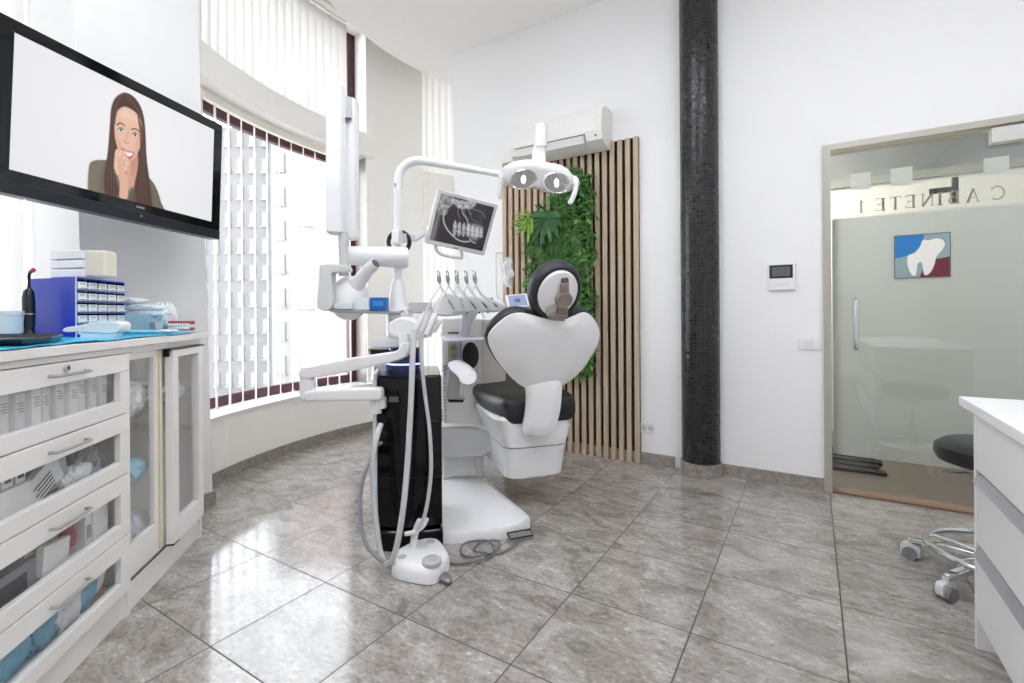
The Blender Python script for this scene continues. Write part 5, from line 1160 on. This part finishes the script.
# ================================================================== TELEVISION
TW, TH = .85, .85*9/16
Tr = Matrix.Rotation(1.911, 4, 'Z') @ Matrix.Rotation(.016, 4, 'X') @ Matrix.Rotation(.0279, 4, 'Y')
tc_ = V3((-2.487, .9118, 1.8408)); tx_, ty_, tz_ = [Tr @ V3(v) for v in ((1,0,0),(0,1,0),(0,0,1))]
def TP(x, z, w=0): return tc_+tx_*x+tz_*z+ty_*w
tv = thing('television', 'black wall-mounted television showing a smiling person, above the left worktop', 'television', tuple(TP(0, -.3, .1)))
l_, r_, b_, t_ = -TW/2-.055, TW/2+.052, -TH/2-.085, TH/2+.045
bz = MB()
def tb_(x0, x1, z0, z1, w0, w1): bz.obox(TP(x0, z0, w0), tx_*(x1-x0), ty_*(w1-w0), tz_*(z1-z0))
tb_(l_, r_, TH/2, t_, 0, .05); tb_(l_, r_, b_+.045, -TH/2, 0, .05); tb_(l_, -TW/2, -TH/2, TH/2, 0, .05); tb_(TW/2, r_, -TH/2, TH/2, 0, .05)
obj('bezel', bz, mat('tv_black_gloss', '#0b0e13', .08, spec=.45), tv, bevel=.002)
mb = MB(); mb.obox(TP(l_, b_, -.004), tx_*(r_-l_), ty_*.06, tz_*.046); obj('speaker_bar', mb, mat('tv_dark_blue', '#121823', .35), tv, bevel=.004)
mb = MB(); mb.obox(TP(l_+.01, b_+.01, .05), tx_*(r_-l_-.02), ty_*.05, tz_*(t_-b_-.02)); obj('back_case', mb, BLACKP, tv, bevel=.015)
mb = MB(); mb.obox(TP(-.12, -.1, .10), tx_*.24, ty_*.16, tz_*.2); mb.obox(TP(-.03, -.02, .10), tx_*.06, ty_*.40, tz_*.06); obj('wall_bracket', mb, DSTEEL, tv)
mb = MB()
for x0, x1 in ((.025, .034), (.036, .043), (.045, .054), (.056, .062)): mb.obox(TP(x0, -TH/2-.024, -.001), tx_*(x1-x0), ty_*.001, tz_*.009)
obj('maker_badge', mb, STEEL, tv)
obj('status_light', MB().cyl(TP(.045, b_+.028, -.005), TP(.045, b_+.028, -.007), .004, 12), STEEL, tv)
def tvuv(px, py):
    q = onP(px, py, tc_, ty_); r = q-tc_; return (r.dot(tx_)/TW+.5, r.dot(tz_)/TH+.5)
def cp(x, y): return tvuv(80+x/3.0333, 70+y/4.5533)          # from the 455x683 close-up
def woman(U, V):
    X, Y = U*16/9, V
    P = lambda pts, n=5: sp2([(tvuv(80+x/4.553, 70+y/4.553)[0]*16/9, tvuv(80+x/4.553, 70+y/4.553)[1]) for x, y in pts], n)
    PO = lambda pts, n=5: sp2([(tvuv(80+x/4.553, 70+y/4.553)[0]*16/9, tvuv(80+x/4.553, 70+y/4.553)[1]) for x, y in pts], n, False)
    c = np.zeros(U.shape+(3,))+np.array(hexc('ebebed')); g = np.clip(1-np.hypot(X-.9, Y-.6)/1.4, 0, 1)[..., None]; c = c*(.955+.06*g)
    def poly(pts, colr, soft=.006, al=1., n=5):
        nonlocal c
        d = polydist(X, Y, P(pts, n)); c = over(c, (1-sm(-soft, soft, d))*al, hexc(colr))
    def line(pts, colr, w, al=1., n=5):
        nonlocal c
        d = linedist(X, Y, PO(pts, n)); c = over(c, (1-sm(w*.4, w, d))*al, hexc(colr))
    poly([(38, 560), (42, 450), (60, 415), (130, 410), (200, 420), (290, 470), (340, 520), (370, 600), (378, 680), (38, 640)], '6b6456')         # olive top
    poly([(40, 560), (44, 455), (62, 420), (110, 418), (90, 500), (80, 600)], '7c7565', .02, .7)
    poly([(165, 125), (205, 103), (250, 125), (283, 180), (298, 260), (305, 400), (325, 560), (325, 640), (245, 640), (250, 450), (240, 300), (150, 420), (180, 560), (120, 570), (112, 480), (128, 380), (138, 250), (145, 170)], '4d3830', .008)      # hair
    poly([(222, 380), (262, 380), (265, 440), (250, 520), (245, 545), (222, 540)], 'cf9f88', .01)                    # neck
    poly([(235, 400), (262, 395), (250, 470), (240, 480)], 'b5806a', .012, .6)
    poly([(183, 175), (215, 168), (262, 200), (283, 250), (285, 310), (270, 365), (245, 405), (215, 412), (185, 380), (165, 330), (158, 270), (163, 210)], 'e3b9a2', .007)    # face
    poly([(165, 290), (172, 330), (195, 385), (215, 405), (200, 370), (180, 320)], 'd29f88', .014, .6)
    poly([(262, 300), (283, 290), (270, 360), (250, 390)], 'd5a48d', .014, .6)
    poly([(185, 190), (215, 180), (250, 205), (262, 235), (220, 225), (185, 215)], 'ecc8b4', .02, .7)
    line([(170, 250), (185, 241), (204, 252)], '5f4336', .008); line([(238, 270), (256, 268), (273, 281)], '5f4336', .008)     # brows
    for x, y in ((188, 272), (252, 295)):
        poly([(x-14, y), (x, y-9), (x+14, y+3), (x, y+8)], 'f2ece8', .003); poly([(x-6, y), (x, y-8), (x+7, y), (x, y+8)], '5b6a60', .002); poly([(x-2, y), (x+1, y-4), (x+4, y), (x+1, y+4)], '1d1c1c', .002)
        line([(x-15, y), (x, y-11), (x+15, y+2)], '3d2c26', .0045)
    line([(222, 275), (214, 310), (205, 326)], 'cf9d86', .008, .7); line([(203, 326), (214, 334), (224, 332)], 'b77e69', .007, .8)
    poly([(190, 352), (215, 368), (248, 374), (240, 400), (222, 408), (205, 395)], 'c06a68', .004)                 # lips
    poly([(203, 368), (222, 376), (243, 378), (233, 392), (216, 390)], 'f7f3f1', .003)                              # teeth
    # hair strands
    for k in range(9): line([(262+k*2.5, 190+k*9), (276+k*2, 300), (274+k*3.5, 450), (255+k*7, 620)], '6f5144' if k % 2 else '3d2b25', .006, .6)
    for k in range(7): line([(150+k*3, 170+k*4), (142+k*2, 280), (126+k*6, 420), (122+k*7, 560)], '6d5145' if k % 2 else '3d2b25', .006, .6)
    line([(205, 106), (232, 140), (270, 190), (290, 270)], '7d6052', .012, .5); line([(190, 112), (168, 160), (160, 240)], '6f5347', .01, .6)
    # hand with fingers against the chin
    poly([(182, 580), (183, 520), (170, 470), (160, 430), (168, 390), (190, 385), (215, 410), (225, 450), (222, 500), (222, 545), (216, 585)], 'dcae95', .006)   # palm and wrist
    for pts in ([(176, 430), (168, 395), (172, 368), (188, 372)], [(186, 425), (182, 392), (192, 372), (206, 382)], [(198, 440), (196, 410), (206, 396), (216, 408)], [(208, 455), (208, 430), (216, 420), (222, 430)]):
        line(pts, 'c08e77', .024, .8); line(pts, 'e8c0aa', .019)
    line([(172, 470), (164, 440), (166, 415)], 'e6bda7', .02)
    line([(206, 470), (214, 462), (216, 478)], 'd86a62', .008, .7)
    for pts in ([(181, 430), (178, 398)], [(192, 428), (191, 400)], [(203, 440), (203, 415)]): line(pts, 'b07d68', .004, .8)
    poly([(228, 545), (250, 545), (262, 640), (225, 640)], '5e5748', .01, .8)
    return c
pic('screen', lambda u, v: TP(-TW/2+TW*u, -TH/2+TH*v, .002), 420, 236, None, woman, .60, tv, 0, ty_)
# ================================================================== RIGHT DRAWER CABINET
rcab = thing('drawer_cabinet', 'white handleless drawer cabinet with grey metal grips at the right edge', 'cabinet', (.75, 1.8, 0))
YE = 2.155; c = MB(); X0 = .452
c.box((X0+.02, .3, .0), (X0+.038, YE-.02, .78)); 
c = MB(); c.box((X0, YE-.018, .0), (1.05, YE, .78)); c.box((X0+.02, .3, .10), (1.05, YE-.018, .78)); c.box((X0+.06, .32, 0), (1.02, YE-.02, .10))
obj('carcass', c, CABR, rcab, bevel=.0015)
for z0, z1 in ((.588, .772), (.352, .545), (.105, .305)):
    d = MB(); d.box((X0+.001, .32, z0), (X0+.0199, YE-.02, z1)); dd = obj('drawer', d, CABR, rcab, bevel=.002)
    if z1 < .7:
        g = MB(); g.prism([(X0+.001, .32, z1+.001), (X0-.008, .32, z1+.003), (X0+.010, .32, z1+.030), (X0+.019, .32, z1+.030), (X0+.019, .32, z1+.001)], (0, YE-.02-.32, 0)); obj('grip', g, mat('grip_alu', '#b3b6ba', .35, .6), dd)
tag(obj('worktop', MB().box((.428, .25, .782), (1.08, 2.215, .812)), mat('counter_white', '#f3f3f3', .3), bevel=.002), 'white worktop on the right drawer cabinet', 'worktop')
# ================================================================== STOOL
SC = V3((.628, 2.648, 0)); stool = thing('rolling_stool', 'black-seated chrome stool on castors between the right cabinet and glass door', 'stool', tuple(SC))
SR = .197
obj('seat', MB().lathe((SC.x, SC.y, .475), [(.10, 0), (.15, .008), (SR-.012, .02), (SR, .045), (SR-.003, .075), (SR-.03, .096), (.08, .103), (.002, .104)], (0,0,1), 48), LEATH, stool, smooth=True)
obj('seat_plate', MB().cyl((SC.x, SC.y, .46), (SC.x, SC.y, .476), .11, 32), STEEL, stool, smooth=True)
obj('lever', MB().tube([(SC.x-.02, SC.y-.03, .455), (SC.x-.14, SC.y-.06, .452)], .006, 10).obox((SC.x-.19, SC.y-.085, .446), (.06, .012, 0), (-.003, .016, 0), (0, 0, .010)), STEEL, stool, smooth=True)
obj('gas_column', MB().tube([SC+V3((0,0,.10)), SC+V3((0,0,.30)), SC+V3((0,0,.301)), SC+V3((0,0,.46))], [.028, .028, .016, .016], 20), CHROME, stool, smooth=True)
obj('foot_ring', MB().tube([SC+V3((math.cos(t)*.22, math.sin(t)*.22, .135)) for t in [2*math.pi*k/48 for k in range(49)]], .013, 12, cap=False), CHROME, stool, smooth=True)
c1 = gz(908, 557)-SC; th0 = math.atan2(c1.y, c1.x)
for k in range(5):
    t = th0+k*2*math.pi/5; dr = V3((math.cos(t), math.sin(t), 0)); pr = V3((-dr.y, dr.x, 0))
    lg_ = MB(); lg_.loft([rrect(SC+dr*.02+V3((0,0,.105)), pr, UPV, .022, .018, .008), rrect(SC+dr*.15+V3((0,0,.10)), pr, UPV, .018, .014, .006), rrect(SC+dr*.285+V3((0,0,.083)), pr, UPV, .015, .010, .005)]); obj('leg', lg_, CHROME, stool, smooth=True)
    wc = SC+dr*.283
    cs = obj('castor', MB().cyl(wc+V3((0,0,.045)), wc+V3((0,0,.085)), .012, 14).loft([rrect(wc+pr*-.014+V3((0,0,.040)), dr, UPV, .036, .028, .016), rrect(wc+pr*.014+V3((0,0,.040)), dr, UPV, .036, .028, .016)]), mat('castor_white', '#d9d9da', .35), stool, smooth=True)
    for s_ in (-1, 1): obj('wheel', MB().cyl(wc+pr*s_*.015+V3((0,0,.027)), wc+pr*s_*.028+V3((0,0,.027)), .027, 24), mat('castor_grey', '#7d7e80', .4), cs, smooth=True)
    obj('ring_bracket', MB().tube([SC+dr*.03+V3((0,0,.125)), SC+dr*.22+V3((0,0,.135))], .007, 8), CHROME, stool, smooth=True)
# ================================================================== LIGHT, WORLD, CAMERA
PANEL = mat('fill_panel_glow', '#ffffff', .5, emit='#f6f8ff', estr=FILL_E)
def added_fill_panel(x, y, label):  # unseen glowing panels, added under the ceiling as fill to brighten the room
    root = thing('added_fill_panel', label, 'ceiling light', (x, y, CZ-.06), 'added fill light panels')
    obj('frame', MB().box((x-.62, y-.32, CZ-.05), (x+.62, y+.32, CZ-.001)), WHITE, root)
    obj('fill_glow', MB().box((x-.59, y-.29, CZ-.056), (x+.59, y+.29, CZ-.05)), PANEL, root)
for x, y, l_ in ((-1.9, -.9, 'added unseen fill light panel, rear left behind the camera'), (0.4, -.9, 'added unseen fill light panel, rear right behind the camera'), (-1.9, .5, 'added unseen fill light panel between television and camera'), (.4, .5, 'added unseen fill light panel right above the camera'), (-1.2, 1.6, 'added unseen fill light panel nearest the dental chair'), (.7, 1.7, 'added unseen fill light panel in front of the glass door')):
    added_fill_panel(x, y, l_)
cl = thing('corridor_lamp', 'round ceiling lamp in the corridor behind the glass door', 'ceiling light', (-.35, 4.4, 2.66))
obj('body', MB().lathe((-.35, 4.4, 2.749), [(.16, 0), (.17, -.05), (.12, -.085), (.01, -.09)]), mat('corridor_glow', '#ffffff', .5, emit='#fff9f2', estr=CORR_E), cl)
W = bpy.data.worlds.new('World'); S.world = W; W.use_nodes = True; nt = W.node_tree; bg = nt.nodes['Background']
tc = nt.nodes.new('ShaderNodeTexCoord'); sp = nt.nodes.new('ShaderNodeSeparateXYZ'); cr = nt.nodes.new('ShaderNodeValToRGB'); nt.links.new(tc.outputs['Generated'], sp.inputs[0]); nt.links.new(sp.outputs[2], cr.inputs[0])
cr.color_ramp.elements[0].position = 0; cr.color_ramp.elements[0].color = (.95, .97, 1, 1); cr.color_ramp.elements[1].position = .8; cr.color_ramp.elements[1].color = (.82, .90, 1, 1)
nt.links.new(cr.outputs[0], bg.inputs[0]); bg.inputs[1].default_value = SKY_E
cam = bpy.data.cameras.new('camera'); co = bpy.data.objects.new('camera', cam); COL.objects.link(co); S.camera = co
cam.sensor_width = 36; cam.lens = 36*F/1024; cam.shift_y = -(341.5-CY)/1024; cam.clip_start = .05
M = Matrix.Identity(4)
for i in range(3): M[i][0] = RR[i]; M[i][1] = UU[i]; M[i][2] = -FW[i]; M[i][3] = EYE[i]
co.matrix_world = M
S.view_settings.view_transform = 'Standard'; S.view_settings.look = 'None'; S.view_settings.gamma = 1; S.view_settings.use_curve_mapping = False
S.view_settings.exposure = EXPO
cy = S.cycles; cy.use_denoising = True; cy.max_bounces = 14; cy.diffuse_bounces = 8; cy.glossy_bounces = 6; cy.transparent_max_bounces = 24; cy.transmission_bounces = 10; cy.sample_clamp_indirect = 6; cy.caustics_reflective = False
